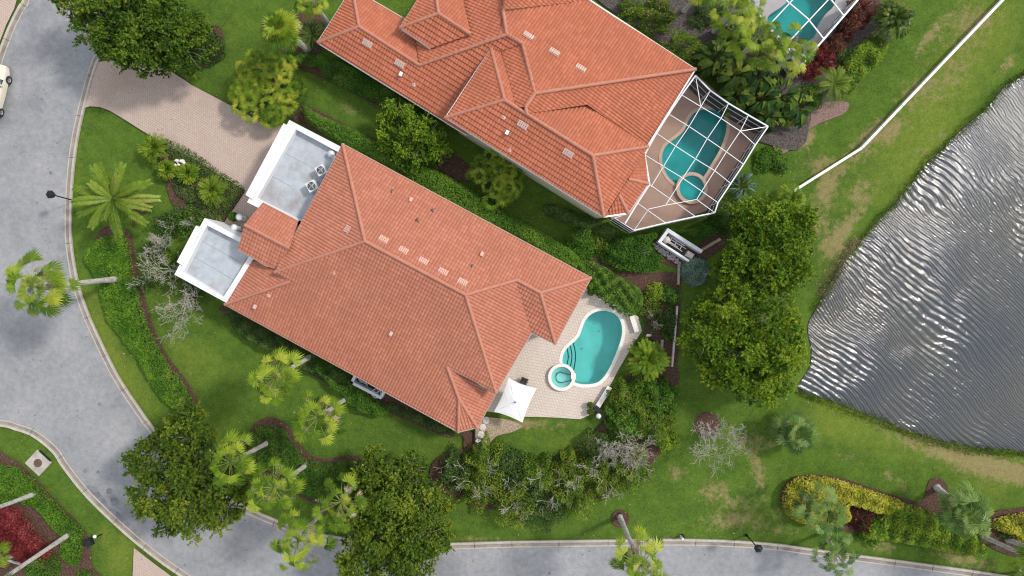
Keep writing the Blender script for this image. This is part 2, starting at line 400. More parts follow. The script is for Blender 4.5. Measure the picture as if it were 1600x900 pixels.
def asphalt():
    m, nt, b = mat_base('weathered asphalt'); b.inputs['Roughness'].default_value = .9; b.inputs['Specular IOR Level'].default_value = .2
    tc = N(nt, 'ShaderNodeTexCoord')
    def nz(s, d, rough=.6):
        n = N(nt, 'ShaderNodeTexNoise'); n.inputs['Scale'].default_value = s; n.inputs['Detail'].default_value = d; n.inputs['Roughness'].default_value = rough
        nt.links.new(tc.outputs['Object'], n.inputs['Vector']); return n
    def ramp(src, p0, c0, p1, c1):
        r = N(nt, 'ShaderNodeValToRGB'); r.color_ramp.elements[0].position = p0; r.color_ramp.elements[0].color = c4(c0)
        r.color_ramp.elements[1].position = p1; r.color_ramp.elements[1].color = c4(c1); nt.links.new(src, r.inputs['Fac']); return r
    def mul(a, bb, f=1):
        x = N(nt, 'ShaderNodeMixRGB', blend_type='MULTIPLY'); x.inputs['Fac'].default_value = f; nt.links.new(a, x.inputs['Color1']); nt.links.new(bb, x.inputs['Color2']); return x
    big = ramp(nz(.18, 8).outputs['Fac'], .35, (.235, .24, .248), .65, (.32, .32, .322))
    mid = ramp(nz(2.2, 6, .7).outputs['Fac'], .35, (.84, .84, .84), .65, (1.08, 1.08, 1.08))
    fin = ramp(nz(14, 4, .8).outputs['Fac'], .3, (.74, .74, .74), .6, (1.07, 1.07, 1.07))
    spot = ramp(nz(1.3, 3, .6).outputs['Fac'], .245, (.55, .55, .56), .28, (1, 1, 1)); st2 = ramp(nz(.09, 6, .65).outputs['Fac'], .36, (.88, .88, .89), .46, (1, 1, 1)); spot = mul(spot.outputs['Color'], st2.outputs['Color'])
    x = mul(mul(mul(big.outputs['Color'], mid.outputs['Color']).outputs['Color'], fin.outputs['Color']).outputs['Color'], spot.outputs['Color'])
    vo = N(nt, 'ShaderNodeTexVoronoi'); vo.feature = 'DISTANCE_TO_EDGE'; vo.inputs['Scale'].default_value = .07
    nd = nz(.8, 5); mxv = N(nt, 'ShaderNodeMixRGB'); mxv.inputs['Fac'].default_value = .12
    nt.links.new(tc.outputs['Object'], mxv.inputs['Color1']); nt.links.new(nd.outputs['Color'], mxv.inputs['Color2']); nt.links.new(mxv.outputs['Color'], vo.inputs['Vector'])
    cr = ramp(vo.outputs['Distance'], .0001, (.8, .8, .8), .0004, (1, 1, 1))
    nt.links.new(x.outputs['Color'], b.inputs['Base Color'])
    bp = N(nt, 'ShaderNodeBump'); bp.inputs['Strength'].default_value = .3; bp.inputs['Distance'].default_value = .02
    nt.links.new(nz(25, 3).outputs['Fac'], bp.inputs['Height']); nt.links.new(bp.outputs['Normal'], b.inputs['Normal'])
    return m
M['asphalt'] = asphalt()

def grassmat():
    m, nt, b = mat_base('lawn grass'); b.inputs['Roughness'].default_value = .95; b.inputs['Specular IOR Level'].default_value = .03
    tc = N(nt, 'ShaderNodeTexCoord')
    def nz(s, d, rough=.6):
        n = N(nt, 'ShaderNodeTexNoise'); n.inputs['Scale'].default_value = s; n.inputs['Detail'].default_value = d; n.inputs['Roughness'].default_value = rough
        nt.links.new(tc.outputs['Object'], n.inputs['Vector']); return n.outputs['Fac']
    def attr(a):
        n = N(nt, 'ShaderNodeAttribute'); n.attribute_name = a; return n.outputs['Fac']
    def math_(op, a, bb):
        n = N(nt, 'ShaderNodeMath', operation=op)
        for i, v in enumerate((a, bb)):
            if isinstance(v, (int, float)): n.inputs[i].default_value = v
            else: nt.links.new(v, n.inputs[i])
        return n.outputs[0]
    def mix(f, a, bb):
        n = N(nt, 'ShaderNodeMixRGB')
        if isinstance(f, (int, float)): n.inputs['Fac'].default_value = f
        else: nt.links.new(f, n.inputs['Fac'])
        for s_, v in (('Color1', a), ('Color2', bb)):
            if isinstance(v, tuple): n.inputs[s_].default_value = c4(v)
            else: nt.links.new(v, n.inputs[s_])
        return n.outputs['Color']
    def ramp(src, p0, p1):
        r = N(nt, 'ShaderNodeMapRange'); r.inputs['From Min'].default_value = p0; r.inputs['From Max'].default_value = p1; nt.links.new(src, r.inputs['Value']); return r.outputs['Result']
    base = mix(ramp(nz(.6, 9, .7), .38, .62), (.028, .094, .007), (.09, .185, .014))
    base = mix(ramp(math_('ADD', attr('lime'), math_('MULTIPLY', math_('SUBTRACT', nz(1.1, 6), .5), 1.1)), .25, .95), base, (.19, .245, .028))
    base = mix(ramp(math_('ADD', attr('dry'), math_('MULTIPLY', math_('SUBTRACT', nz(1.5, 10, .82), .5), 3.4)), .42, .90), base, (.40, .275, .15))
    base = mix(ramp(nz(2.6, 6, .75), .3, .7), mix(.38, base, (.012, .05, .005)), mix(.20, base, (.20, .27, .05)))
    base = mix(ramp(nz(8, 6, .85), .3, .7), mix(.55, base, (.008, .028, .004)), mix(.26, base, (.26, .32, .08)))
    nt.links.new(base, b.inputs['Base Color'])
    bp = N(nt, 'ShaderNodeBump'); bp.inputs['Strength'].default_value = .7; bp.inputs['Distance'].default_value = .08
    nt.links.new(nz(9, 5, .8), bp.inputs['Height']); nt.links.new(bp.outputs['Normal'], b.inputs['Normal'])
    return m
M['grass'] = grassmat()

def mulch(name, ca, cb, cl):
    m, nt, b = mat_base(name); b.inputs['Roughness'].default_value = .95; b.inputs['Specular IOR Level'].default_value = .1
    tc = N(nt, 'ShaderNodeTexCoord'); n = N(nt, 'ShaderNodeTexNoise'); n.inputs['Scale'].default_value = 7; n.inputs['Detail'].default_value = 7; n.inputs['Roughness'].default_value = .8
    nt.links.new(tc.outputs['Object'], n.inputs['Vector'])
    r = N(nt, 'ShaderNodeValToRGB'); e = r.color_ramp.elements; e[0].position = .3; e[0].color = c4(ca); e[1].position = .72; e[1].color = c4(cl); x = e.new(.5); x.color = c4(cb)
    nt.links.new(n.outputs['Fac'], r.inputs['Fac']); nt.links.new(r.outputs['Color'], b.inputs['Base Color'])
    bp = N(nt, 'ShaderNodeBump'); bp.inputs['Strength'].default_value = .8; bp.inputs['Distance'].default_value = .08
    nt.links.new(n.outputs['Fac'], bp.inputs['Height']); nt.links.new(bp.outputs['Normal'], b.inputs['Normal'])
    return m
M['mulch'] = mulch('brown bark mulch', (.03, .018, .013), (.085, .048, .034), (.19, .13, .10))
M['mulch_pink'] = mulch('pale pinkish mulch', (.10, .06, .05), (.22, .14, .12), (.36, .26, .23))
M['mulch_grey'] = mulch('grey shell mulch', (.03, .026, .024), (.08, .068, .062), (.22, .20, .19))
M['gravel'] = mulch('tan gravel', (.16, .10, .06), (.34, .26, .18), (.55, .47, .37))

def pondmat():
    m, nt, b = mat_base('pond water'); b.inputs['Roughness'].default_value = .15; b.inputs['IOR'].default_value = 1.45
    b.inputs['Specular IOR Level'].default_value = .34
    tc = N(nt, 'ShaderNodeTexCoord')
    mp = N(nt, 'ShaderNodeMapping'); mp.inputs['Rotation'].default_value = (0, 0, R(-50))
    nt.links.new(tc.outputs['Object'], mp.inputs['Vector'])
    nd = N(nt, 'ShaderNodeTexNoise'); nd.inputs['Scale'].default_value = .12; nd.inputs['Detail'].default_value = 2
    nt.links.new(tc.outputs['Object'], nd.inputs['Vector'])
    mv = N(nt, 'ShaderNodeVectorMath', operation='MULTIPLY_ADD'); mv.inputs[1].default_value = (3.0, 3.0, 3.0)
    nt.links.new(nd.outputs['Color'], mv.inputs[0]); nt.links.new(mp.outputs['Vector'], mv.inputs[2])
    def stretched(sx, sy, sc, det, rough):
        mm = N(nt, 'ShaderNodeMapping'); mm.inputs['Scale'].default_value = (sx, sy, 1); nt.links.new(mv.outputs['Vector'], mm.inputs['Vector'])
        n = N(nt, 'ShaderNodeTexNoise'); n.inputs['Scale'].default_value = sc; n.inputs['Detail'].default_value = det; n.inputs['Roughness'].default_value = rough
        nt.links.new(mm.outputs['Vector'], n.inputs['Vector']); return n.outputs['Fac']
    def waves(scale, dist, det, w):
        mm = N(nt, 'ShaderNodeMapping'); mm.inputs['Rotation'].default_value = (0, 0, w); nt.links.new(mv.outputs['Vector'], mm.inputs['Vector'])
        n = N(nt, 'ShaderNodeTexWave'); n.inputs['Scale'].default_value = scale; n.inputs['Distortion'].default_value = dist; n.inputs['Detail'].default_value = det; n.inputs['Detail Scale'].default_value = 1.3
        nt.links.new(mm.outputs['Vector'], n.inputs['Vector']); return n.outputs['Fac']
    def mth(op, a, bb, c_=None):
        n = N(nt, 'ShaderNodeMath', operation=op)
        for i_, v in enumerate((a, bb, c_)):
            if v is None: continue
            if isinstance(v, (int, float)): n.inputs[i_].default_value = v
            else: nt.links.new(v, n.inputs[i_])
        return n.outputs[0]
    w1 = waves(.62, 2.4, 3, 0); w2 = waves(1.4, 4.0, 3, R(7)); fine = stretched(1, .22, 5.0, 3, .6)
    patch = N(nt, 'ShaderNodeTexNoise'); patch.inputs['Scale'].default_value = .13; patch.inputs['Detail'].default_value = 3; nt.links.new(tc.outputs['Object'], patch.inputs['Vector'])
    pr = N(nt, 'ShaderNodeMapRange'); pr.inputs['From Min'].default_value = .4; pr.inputs['From Max'].default_value = .62; nt.links.new(patch.outputs['Fac'], pr.inputs['Value'])
    hgt = mth('ADD', mth('MULTIPLY', w1, mth('MULTIPLY_ADD', pr.outputs['Result'], -.75, 1.0)), mth('ADD', mth('MULTIPLY', w2, mth('MULTIPLY_ADD', pr.outputs['Result'], .35, .15)), mth('MULTIPLY', fine, .45)))
    bp = N(nt, 'ShaderNodeBump'); bp.inputs['Strength'].default_value = 1.0; bp.inputs['Distance'].default_value = .05
    nt.links.new(hgt, bp.inputs['Height']); nt.links.new(bp.outputs['Normal'], b.inputs['Normal'])
    n3 = N(nt, 'ShaderNodeTexNoise'); n3.inputs['Scale'].default_value = .12; nt.links.new(tc.outputs['Object'], n3.inputs['Vector'])
    r = N(nt, 'ShaderNodeValToRGB'); r.color_ramp.elements[0].position = .4; r.color_ramp.elements[0].color = (.06, .067, .074, 1); r.color_ramp.elements[1].position = .7; r.color_ramp.elements[1].color = (.088, .088, .078, 1)
    nt.links.new(n3.outputs['Fac'], r.inputs['Fac']); nt.links.new(r.outputs['Color'], b.inputs['Base Color'])
    return m
M['pond'] = pondmat()
# ---------------------------------------------------------------- ground, pond, roads
POND_PX = [(1650, 60), (1600, 115), (1570, 135), (1545, 165), (1500, 205), (1475, 230), (1440, 265), (1420, 292), (1395, 322), (1370, 347), (1345, 377), (1325, 402), (1305, 430), (1290, 455), (1272, 488), (1262, 512), (1268, 545), (1266, 572), (1252, 595), (1247, 606), (1262, 616), (1300, 627), (1340, 643), (1380, 658), (1420, 674), (1470, 689), (1520, 699), (1600, 706), (1750, 730), (2300, 800), (2900, 500), (2800, -300), (2000, -400), (1750, -80)]
POOL_MAIN = [(940, 485.5), (952, 487), (962, 492), (969, 501), (972, 516), (970, 530), (965, 545), (959, 560), (951, 577), (943, 589), (934, 597), (922, 600), (908, 600), (896, 596), (884, 584), (879, 566), (880, 555), (886, 544), (897, 534), (905, 525), (910, 512), (914, 502), (920, 494), (929, 488)]
SPA_MAIN = (877.5, 589.5)
POOL_UP = [(1096, 172), (1110, 171), (1124, 176), (1133, 187), (1135, 200), (1130, 220), (1121, 240), (1110, 258), (1100, 275), (1084, 292), (1066, 292), (1049, 282), (1038, 266), (1034, 246), (1040, 229), (1055, 217), (1068, 205), (1075, 190), (1083, 178)]
SPA_UP = (1081, 294)
POOL_FAR = [(1199, 45), (1199, 28), (1207, 20), (1222, 10), (1235, -4), (1250, -25), (1280, -35), (1302, -15), (1303, 8), (1290, 22), (1278, 40), (1272, 58), (1250, 70), (1228, 74), (1210, 64)]
FZ = -0.35

def axis(lo, a, b, hi, st):
    fine = list(np.arange(a, b+1e-6, st)); o1 = []; x = a; s_ = st
    while x > lo: s_ *= 1.35; x -= s_; o1.append(x)
    o2 = []; x = fine[-1]; s_ = st
    while x < hi: s_ *= 1.35; x += s_; o2.append(x)
    return np.array(o1[::-1]+fine+o2)
gx = axis(-420, -50, 54, 420, .4); gy = axis(-420, -32, 32, 420, .4)
X, Y = np.meshgrid(gx, gy, indexing='ij'); P = np.stack([X.ravel(), Y.ravel()], 1)
pond = poly_xy(POND_PX, FZ)
ins = inside(P, pond); ed = edge_dist(P, pond)
sd = np.where(ins, ed, -ed)
Z = sn(P[:, 0], P[:, 1], 3, .25)*.12-.12
Z -= 0.03
bank = np.clip((sd+1.3)/1.3, 0, 1)
Z = np.where(sd > -1.3, Z*(1-bank)+(-.42)*bank, Z) - np.where(sd > 0, np.clip(sd*.5, 0, 1.4), 0)
for pp in (POOL_MAIN, POOL_UP, POOL_FAR, [(SPA_MAIN[0]+24*math.cos(a), SPA_MAIN[1]+24*math.sin(a)) for a in np.linspace(0, 6, 12)], [(SPA_UP[0]+24*math.cos(a), SPA_UP[1]+24*math.sin(a)) for a in np.linspace(0, 6, 12)]):
    q = poly_xy(pp, 0); i2 = inside(P, q) | (edge_dist(P, q) < .35); Z = np.where(i2, -2.3, Z)
nx, ny = len(gx), len(gy)
idx = np.arange(nx*ny).reshape(nx, ny)
F = np.stack([idx[:-1, :-1], idx[1:, :-1], idx[1:, 1:], idx[:-1, 1:]], -1).reshape(-1, 4)
me = bpy.data.meshes.new('ground'); me.from_pydata(np.column_stack([P, Z]).tolist(), [], F.tolist())
me.polygons.foreach_set('use_smooth', [True]*len(F))
def blobs(lst, g_=1.0):
    v = np.zeros(len(P))
    for (x, y, rx, ry, a, amp) in lst:
        c = W(x, y); dx = P[:, 0]-c.x; dy = -(P[:, 1]-c.y); ca, sa = math.cos(R(a)), math.sin(R(a))
        u = (dx*ca+dy*sa)/(rx*S); w = (-dx*sa+dy*ca)/(ry*S); v += 1.25*amp*np.exp(-(u*u+w*w)*1.0)
    return v
DRY = [(1150, 790, 46, 34, 20, .48), (1110, 765, 24, 18, 0, .5), (1055, 740, 16, 14, 0, .7), (1185, 735, 12, 35, -15, .75), (1130, 818, 60, 14, 0, .4), (1160, 690, 30, 20, 0, .4), (1390, 745, 14, 9, 0, .6), (1375, 852, 26, 12, 15, .7), (1410, 760, 18, 12, 0, .4),
       (1440, 690, 110, 14, 17, .55), (1560, 735, 70, 25, 10, .5), (1225, 830, 40, 12, 0, .4), (1010, 845, 70, 7, 0, .55), (760, 843, 60, 6, 0, .5), (1300, 380, 34, 30, -50, .55), (1325, 250, 60, 18, -50, .4), (1290, 300, 30, 14, -50, .6), (1400, 190, 90, 26, -50, .38), (1250, 190, 40, 10, -30, .6), (1285, 340, 40, 14, -50, .5),
       (1335, 340, 70, 12, -55, .7), (1380, 60, 80, 18, -50, .4), (1310, 165, 90, 12, -50, .35), (1490, 120, 60, 25, -50, .4), (1530, 30, 60, 30, 0, .4), (1575, 100, 20, 10, -50, .7), (1280, 260, 30, 22, -40, .6), (1395, 205, 16, 10, -50, .8), (1340, 300, 26, 12, -50, .6), (1450, 60, 50, 10, -50, .5), (1260, 215, 22, 12, -60, .7), (1200, 690, 22, 14, 0, .45), (1330, 720, 40, 10, 15, .35), (1500, 720, 90, 14, 14, .5), (1500, 60, 70, 40, -50, .3), (1450, 230, 60, 25, -50, .35), (1360, 210, 30, 14, -50, .45), (1300, 90, 60, 14, -50, .3), (1430, 140, 30, 14, -40, .4), (1600, 740, 60, 20, 10, .4), (640, 690, 60, 20, 10, .15), (1120, 850, 60, 8, 0, .5), (545, 170, 22, 10, 25, .5), (850, 330, 8, 7, 0, .9), (705, 262, 26, 16, 0, .8), (830, 662, 20, 8, 0, .6), (870, 665, 40, 10, 0, .4), (795, 665, 24, 9, -5, .9), (300, 590, 20, 14, 40, .3), (210, 640, 20, 10, 50, .4), (172, 545, 12, 25, 0, .35), (1220, 800, 25, 15, 0, .3), (1000, 410, 30, 8, 0, .5), (120, 620, 0.1, .1, 0, 0), (270, 480, 20, 12, 0, .5), (285, 330, 12, 8, 0, .4), (1480, 860, 40, 14, 20, .5), (1520, 880, 60, 10, 10, .6)]
LIME = [(150, 500, 22, 90, -20, .6), (200, 600, 30, 80, -35, .6), (120, 230, 10, 90, 0, .45), (300, 580, 60, 40, 30, .35), (190, 870, 30, 35, 0, .85), (160, 835, 14, 20, 0, .4), (1420, 240, 130, 60, -50, .6), (1350, 640, 120, 16, 18, .9), (1300, 660, 60, 25, 10, .5), (1500, 100, 120, 60, -50, .5), (1560, 30, 60, 60, 0, .4), (700, 700, 80, 20, 0, .3), (1400, 700, 160, 30, 15, .5), (1560, 760, 60, 40, 0, .4), (1225, 740, 60, 20, 0, .25), (540, 700, 80, 20, 0, .2), (365, 50, 30, 60, 0, .35), (300, 545, 90, 25, 20, .35), (870, 690, 60, 18, 0, .4), (1250, 360, 25, 40, 0, .5)]
for nm, l in (('dry', DRY), ('lime', LIME)):
    a = me.attributes.new(nm, 'FLOAT', 'POINT'); a.data.foreach_set('value', blobs(l).astype(np.float32))
me.update(); tag(lnk('ground', me, M['grass']), kind='structure')

def flat(name, poly, z, mat):
    me = bpy.data.meshes.new(name); me.from_pydata([(x, y, z) for x, y in poly], [], [tuple(range(len(poly)))]); me.update()
    o = lnk(name, me, mat); o['kind'] = 'structure'; return o
sheet('pond', POND_PX, FZ, M['pond'])

KR = [(215, -60), (200, -10), (178, 40), (149, 99), (131, 160), (117, 225), (110, 290), (108, 362), (113, 410), (122, 452), (135, 490), (150, 524), (172, 570), (190, 602), (217, 642), (236, 668), (270, 706), (312, 746), (358, 781), (402, 803), (445, 820), (505, 838), (600, 849), (691, 852), (800, 849), (950, 847), (1087, 846), (1200, 852), (1275, 862), (1335, 870), (1412, 880), (1500, 892), (1560, 901), (1700, 925)]
KI = [(-80, 655), (0, 662), (25, 668), (54, 679), (85, 704), (102, 729), (140, 776), (200, 833), (250, 873), (290, 901), (340, 935), (420, 965)]
KL = [(48, -50), (40, 0), (33, 12), (20, 38), (10, 62), (0, 90), (-18, 150), (-32, 230), (-40, 330), (-38, 430), (-60, 520), (-110, 560), (-200, 590)]
road = [(x-5, y) for x, y in smooth_px(KR[:11], False)] + [(x-5, y+4) for x, y in smooth_px(KR[10:22], False)][1:] + [(x, y+7) for x, y in smooth_px(KR[21:], False)][1:]
road = smooth_px(KR, False) + [(1900, 980), (1900, 1120), (1500, 1060), (1200, 1010), (900, 995), (600, 995), (470, 975)] + smooth_px(KI, False)[::-1] + [(-400, 640)] + smooth_px(KL, False)[::-1]
sheet('road', road, .004, M['asphalt'], smooth=False)
M['kerb_stain'] = plain('stained gutter concrete', (.25, .22, .185), .85, var=.2, scale=1.2, dirt=(.15, .12, .10), dscale=.5, bump=.15)
M['kerb_top'] = plain('pale kerb concrete', (.40, .365, .31), .85, var=.12, scale=3, dirt=(.36, .32, .26), dscale=1.0)
def kerb(name, pts, side, w1=.36, w2=.22):
    """gutter pan and raised edge along a line; side +1 = road lies to the left of the walk direction in the picture"""
    Pp = [W(x, y, 0) for x, y in smooth_px(pts, False, 6)]
    prof = [(w1, .012), (w1, .035), (w1-.10, .034), (.06, .022), (-.02, .09), (-w2, .11), (-w2-.01, -.05)]; mi = [1, 1, 0, 0, 1, 1]
    vs = []; fs = []
    for i, p in enumerate(Pp):
        d = (Pp[min(i+1, len(Pp)-1)]-Pp[max(i-1, 0)]).normalized(); nrm = Vector((-d.y, d.x, 0))*side
        for o_, z_ in prof: vs.append(p+nrm*o_+Vector((0, 0, z_)))
    k = len(prof)
    for i in range(len(Pp)-1):
        for j in range(k-1): fs.append((i*k+j, i*k+j+1, (i+1)*k+j+1, (i+1)*k+j))
    o = MB().add(vs, fs).build(name, [M['kerb_stain'], M['kerb_top']])
    for f in o.data.polygons: f.material_index = mi[f.index % (k-1)]
    o['kind'] = 'structure'
    jb = MB(); acc_ = 0
    for i in range(1, len(Pp)):
        acc_ += (Pp[i]-Pp[i-1]).length
        if acc_ > 3.2:
            acc_ = 0; d = (Pp[i]-Pp[i-1]).normalized(); nrm = Vector((-d.y, d.x, 0))*side; jb.bar(Pp[i]+nrm*w1+Vector((0, 0, .034)), Pp[i]+nrm*-w2+Vector((0, 0, .112)), .035, .012)
    tag(jb.build('kerb_joints', M['black_joint']), kind='structure'); return o
M['black_joint'] = plain('dark kerb joint', (.10, .085, .07), .9)
kerb('kerb', KR, -1)
sheet('road_stain', [(134, 762), (146, 760), (162, 778), (172, 792), (185, 800), (196, 812), (212, 826), (205, 836), (188, 828), (168, 806), (150, 788)], .009, M['damp'])
for c_, r_ in (((133, 736), 4), ((153, 738), 3), ((171, 768), 5), ((178, 783), 6.5), ((79, 270), 2.6), ((75, 264), 1.3), ((58, 317), 1.6), ((155, 631), 3), ((289, 883), 2.4), ((155, 603), 1.4), ((858, 896), 2.5), ((122, 642), 1.2)):
    sheet('road_stain', [(c_[0]+r_*math.cos(k)*random.uniform(.7, 1.3), c_[1]+r_*math.sin(k)*random.uniform(.7, 1.2)) for k in np.linspace(0, 5.5, 8)], .0095+r_*.0003, M['damp'])
kerb('kerb', KI, 1); kerb('kerb', KL, 1)

DRIVE = [(149, 97), (200, 92), (250, 100), (300, 133), (370, 170), (415, 194), (447, 195), (520, 240), (520, 300), (460, 345), (400, 390), (370, 400), (345, 374), (347, 352), (368, 322), (384, 298), (340, 272), (310, 252), (270, 232), (230, 209), (190, 184), (172, 173), (155, 167), (140, 166), (131, 169), (138, 130)]
sheet('driveway', DRIVE, .055, M['paver_drive'], smooth=False)
sheet('driveway_apron', [(209, 856), (240, 880), (278, 908), (206, 930)], .055, M['paver_drive'], smooth=False)
sheet('driveway_apron', [(-60, -60), (32, -60), (26, 0), (22, 14), (10, 38), (0, 64), (-15, 110), (-60, 120)], .055, M['paver_drive'], smooth=False)

def ring_px(c, r, n=28): return [(c[0]+r*math.cos(2*math.pi*k/n), c[1]+r*math.sin(2*math.pi*k/n)) for k in range(n)]
def smooth_hole(p): return smooth_px(p, step=3)
DECK = [(905, 440), (922, 456), (955, 470), (986, 489), (997, 494), (1003, 517), (986, 544), (965, 580), (950, 610), (936, 632), (928, 645), (907, 655), (860, 652), (820, 651), (775, 645), (745, 640), (700, 560), (820, 440)]
def swim(prefix, pool, spa, spa_r, spa_h, deckpoly, deckmat, cop, floor, water, zdeck=.065, steps=False, spa_mats=None):
    pl = smooth_hole(pool)
    sheet(prefix+'pool_deck', deckpoly, zdeck, deckmat, smooth=False, holes=[pl])
    P0 = [W(x, y, 0) for x, y in pl]
    pin = inset(P0, 0); out_ = inset(P0, -.28); zw = zdeck-.10
    # basin walls and floor
    mb = MB(); n = len(pl)
    vs = [(p.x, p.y, zdeck+.03) for p in pin]+[(p.x, p.y, -1.15) for p in inset(P0, .05)]
    mb.add(vs, [(i, (i+1) % n, n+(i+1) % n, n+i) for i in range(n)], True)
    ctr = sum((Vector((p.x, p.y, 0)) for p in P0), Vector())/n
    mb.add([(p.x, p.y, -1.15) for p in inset(P0, .05)]+[(ctr.x+(p.x-ctr.x)*.55, ctr.y+(p.y-ctr.y)*.55, -1.6) for p in P0]+[(ctr.x, ctr.y, -1.65)],
           [(i, (i+1) % n, n+(i+1) % n, n+i) for i in range(n)]+[(n+i, n+(i+1) % n, 2*n) for i in range(n)], True)
    o = mb.build('swimming_pool_basin', floor); o['kind'] = 'structure'
    mb = MB(); vs = [(p.x, p.y, zdeck-.01) for p in pin]+[(p.x, p.y, zdeck+.035) for p in pin]+[(p.x, p.y, zdeck+.035) for p in out_]+[(p.x, p.y, zdeck-.01) for p in out_]
    mb.add(vs, [(a*n+i, a*n+(i+1) % n, (a+1)*n+(i+1) % n, (a+1)*n+i) for a in range(3) for i in range(n)])
    o = mb.build('pool_coping', cop); o['kind'] = 'structure'
    me = bpy.data.meshes.new('pool_water'); me.from_pydata([(p.x, p.y, zw) for p in pin], [], [tuple(range(n))]); me.update()
    o = lnk('pool_water', me, water); o['kind'] = 'structure'
    for f in me.polygons:
        if f.normal.z < 0: me.flip_normals(); break
# ---------------------------------------------------------------- pools
swim('', POOL_MAIN, SPA_MAIN, 21, .35, DECK, M['paver_deck'], M['coping'], M['plaster'], M['pool_water'])
DECK_UP = [(1068, 112), (1090, 118), (1140, 160), (1188, 202), (1165, 240), (1135, 290), (1108, 328), (1060, 344), (985, 364), (940, 330), (980, 240)]
swim('', POOL_UP, SPA_UP, 23, .3, DECK_UP, M['deck_brown'], M['coping_pink'], M['plaster_dk'], M['pool_water_dk'])
DECK_FAR = [(1160, 20), (1195, 62), (1247, 105), (1275, 72), (1310, 28), (1350, -30), (1250, -90), (1180, -60)]
swim('', POOL_FAR, None, 0, 0, DECK_FAR, M['deck_grey'], M['deck_grey'], M['plaster_dk'], M['pool_water_dk'])

def spa(c, ro, ri, h, label, cop, wat, floor, px_s=False):
    b = W(c[0], c[1], h); k = S*(H-h)/H
    t = thing('spa', label, 'spa', (b.x, b.y, .04))
    ro *= k; ri *= k
    MB().lathe((0, 0, 0), [(ri, h-.14), (ri, h), (ri+.02, h+.02), (ro-.02, h+.02), (ro, h), (ro, h-.05), (ro-.05, h-.07), (ro-.05, -.35)], 40, False).build('rim', cop, t)
    MB().lathe((0, 0, 0), [(ri, h), (ri, .19), (ri-.3, .18), (ri-.32, .085), (.001, .08)], 32, True).build('basin', floor, t)
    MB().disc((0, 0, h-.11), ri-.002, 40).build('water', wat, t)
    return t, ri, h
t, ri, h = spa(SPA_MAIN, 21.5, 16.3, .33, 'round raised spa with white rim beside the open blue pool', M['coping'], M['spa_water'], M['plaster_spa'])
pts = [(x*ri, y*ri, .20) for x, y in smooth_px([(.93, -.30), (.45, -.42), (-.1, -.52), (-.48, -.25), (-.5, .2), (-.15, .5), (.3, .35), (.93, .20)], False, 5)]
MB().tube(pts, .035, 5).build('step_edge', M['tileline'], t)
# spillway
mb = MB(); mb.box((ri*1.13, .1, h-.02), (.42, .5, .1)); mb.build('spillway', M['coping'], t)
spa(SPA_UP, 25, 19.5, .3, 'round tan rimmed spa inside the screened pool enclosure', M['coping_pink'], M['pool_water_dk'], M['plaster_dk'])

# submerged entry steps of the open pool, traced in plan, at their own depth
def step_poly(off):
    return [(878, 566), (880, 555), (886, 544), (897, 534)]
mb = MB(); mt = MB()
for i, (pts, z) in enumerate([([(886, 543), (888, 552), (888, 562), (885, 574)], -.22), ([(891, 539), (894, 551), (894, 564), (890, 581)], -.45), ([(896, 534), (900, 550), (900, 566), (895, 592)], -.68)]):
    line = [W(x, y, 0) for x, y in smooth_px(pts, False, 5)]
    edge = [W(x, y, 0) for x, y in ([(897, 533.5), (886, 543.5), (880, 555), (878.5, 566), (883, 583), (895, 596)])]
    poly = [(p.x, p.y) for p in line] + [(p.x, p.y) for p in edge[::-1]]
    mb.prism(poly, z-.25, z)
    mt.tube([(p.x, p.y, z+.012) for p in line], .045, 5)
o = mb.build('pool_steps', M['plaster']); o['kind'] = 'structure'
tag(mt.build('pool_step_trim', M['tileline']), kind='structure')
mb = MB()
for x, y in ((928, 505), (938, 517), (956, 515), (911, 545), (942, 548), (918, 582), (889, 556), (882, 560)):
    p = W(x, y, -1.2); mb.lathe((p.x, p.y, -1.5 if x > 900 else -.4), [(.07, 0), (.06, .03), (.001, .04)], 12)
tag(mb.build('pool_fittings', M['white']), kind='structure')

# ---------------------------------------------------------------- houses
def unit(ang, comp):
    u = Vector((math.cos(R(ang)), -math.sin(R(ang)))); v = Vector((math.sin(R(ang)), math.cos(R(ang))))
    return {'SE': u, 'NW': -u, 'NE': v, 'SW': -v}[comp] if isinstance(comp, str) else Vector(comp).normalized()
PITCH = .417
def solve_roof(verts, planes, anchors):
    names = list(verts); vi = {n: i for i, n in enumerate(names)}
    pk = list(dict.fromkeys(p[0] for p in planes)); ki = {k: i for i, k in enumerate(pk)}
    z = {n: 5.0 for n in names}; z.update(anchors)
    for it in range(8):
        A = []; b = []
        for key, d, vs in planes:
            for v in vs:
                w = W(*verts[v], z[v]); row = np.zeros(len(names)+2*len(pk)); row[vi[v]] = 1; row[len(names)+ki[key]] = -1
                row[len(names)+len(pk)+ki[key]] = d.x*w.x+d.y*w.y
                A.append(row); b.append(0)
        for j in range(len(pk)):
            row = np.zeros(len(names)+2*len(pk)); row[len(names)+len(pk)+j] = 4; A.append(row); b.append(4*PITCH)
        for n, zz in anchors.items():
            row = np.zeros(len(names)+2*len(pk)); row[vi[n]] = 6; A.append(row); b.append(6*zz)
        x = np.linalg.lstsq(np.array(A), np.array(b), rcond=None)[0]
        z = {n: float(x[vi[n]]) for n in names}
    cf = {k: (float(x[len(names)+ki[k]]), float(x[len(names)+len(pk)+ki[k]])) for k in pk}
    return {n: W(*verts[n], z[n]) for n in names}, cf
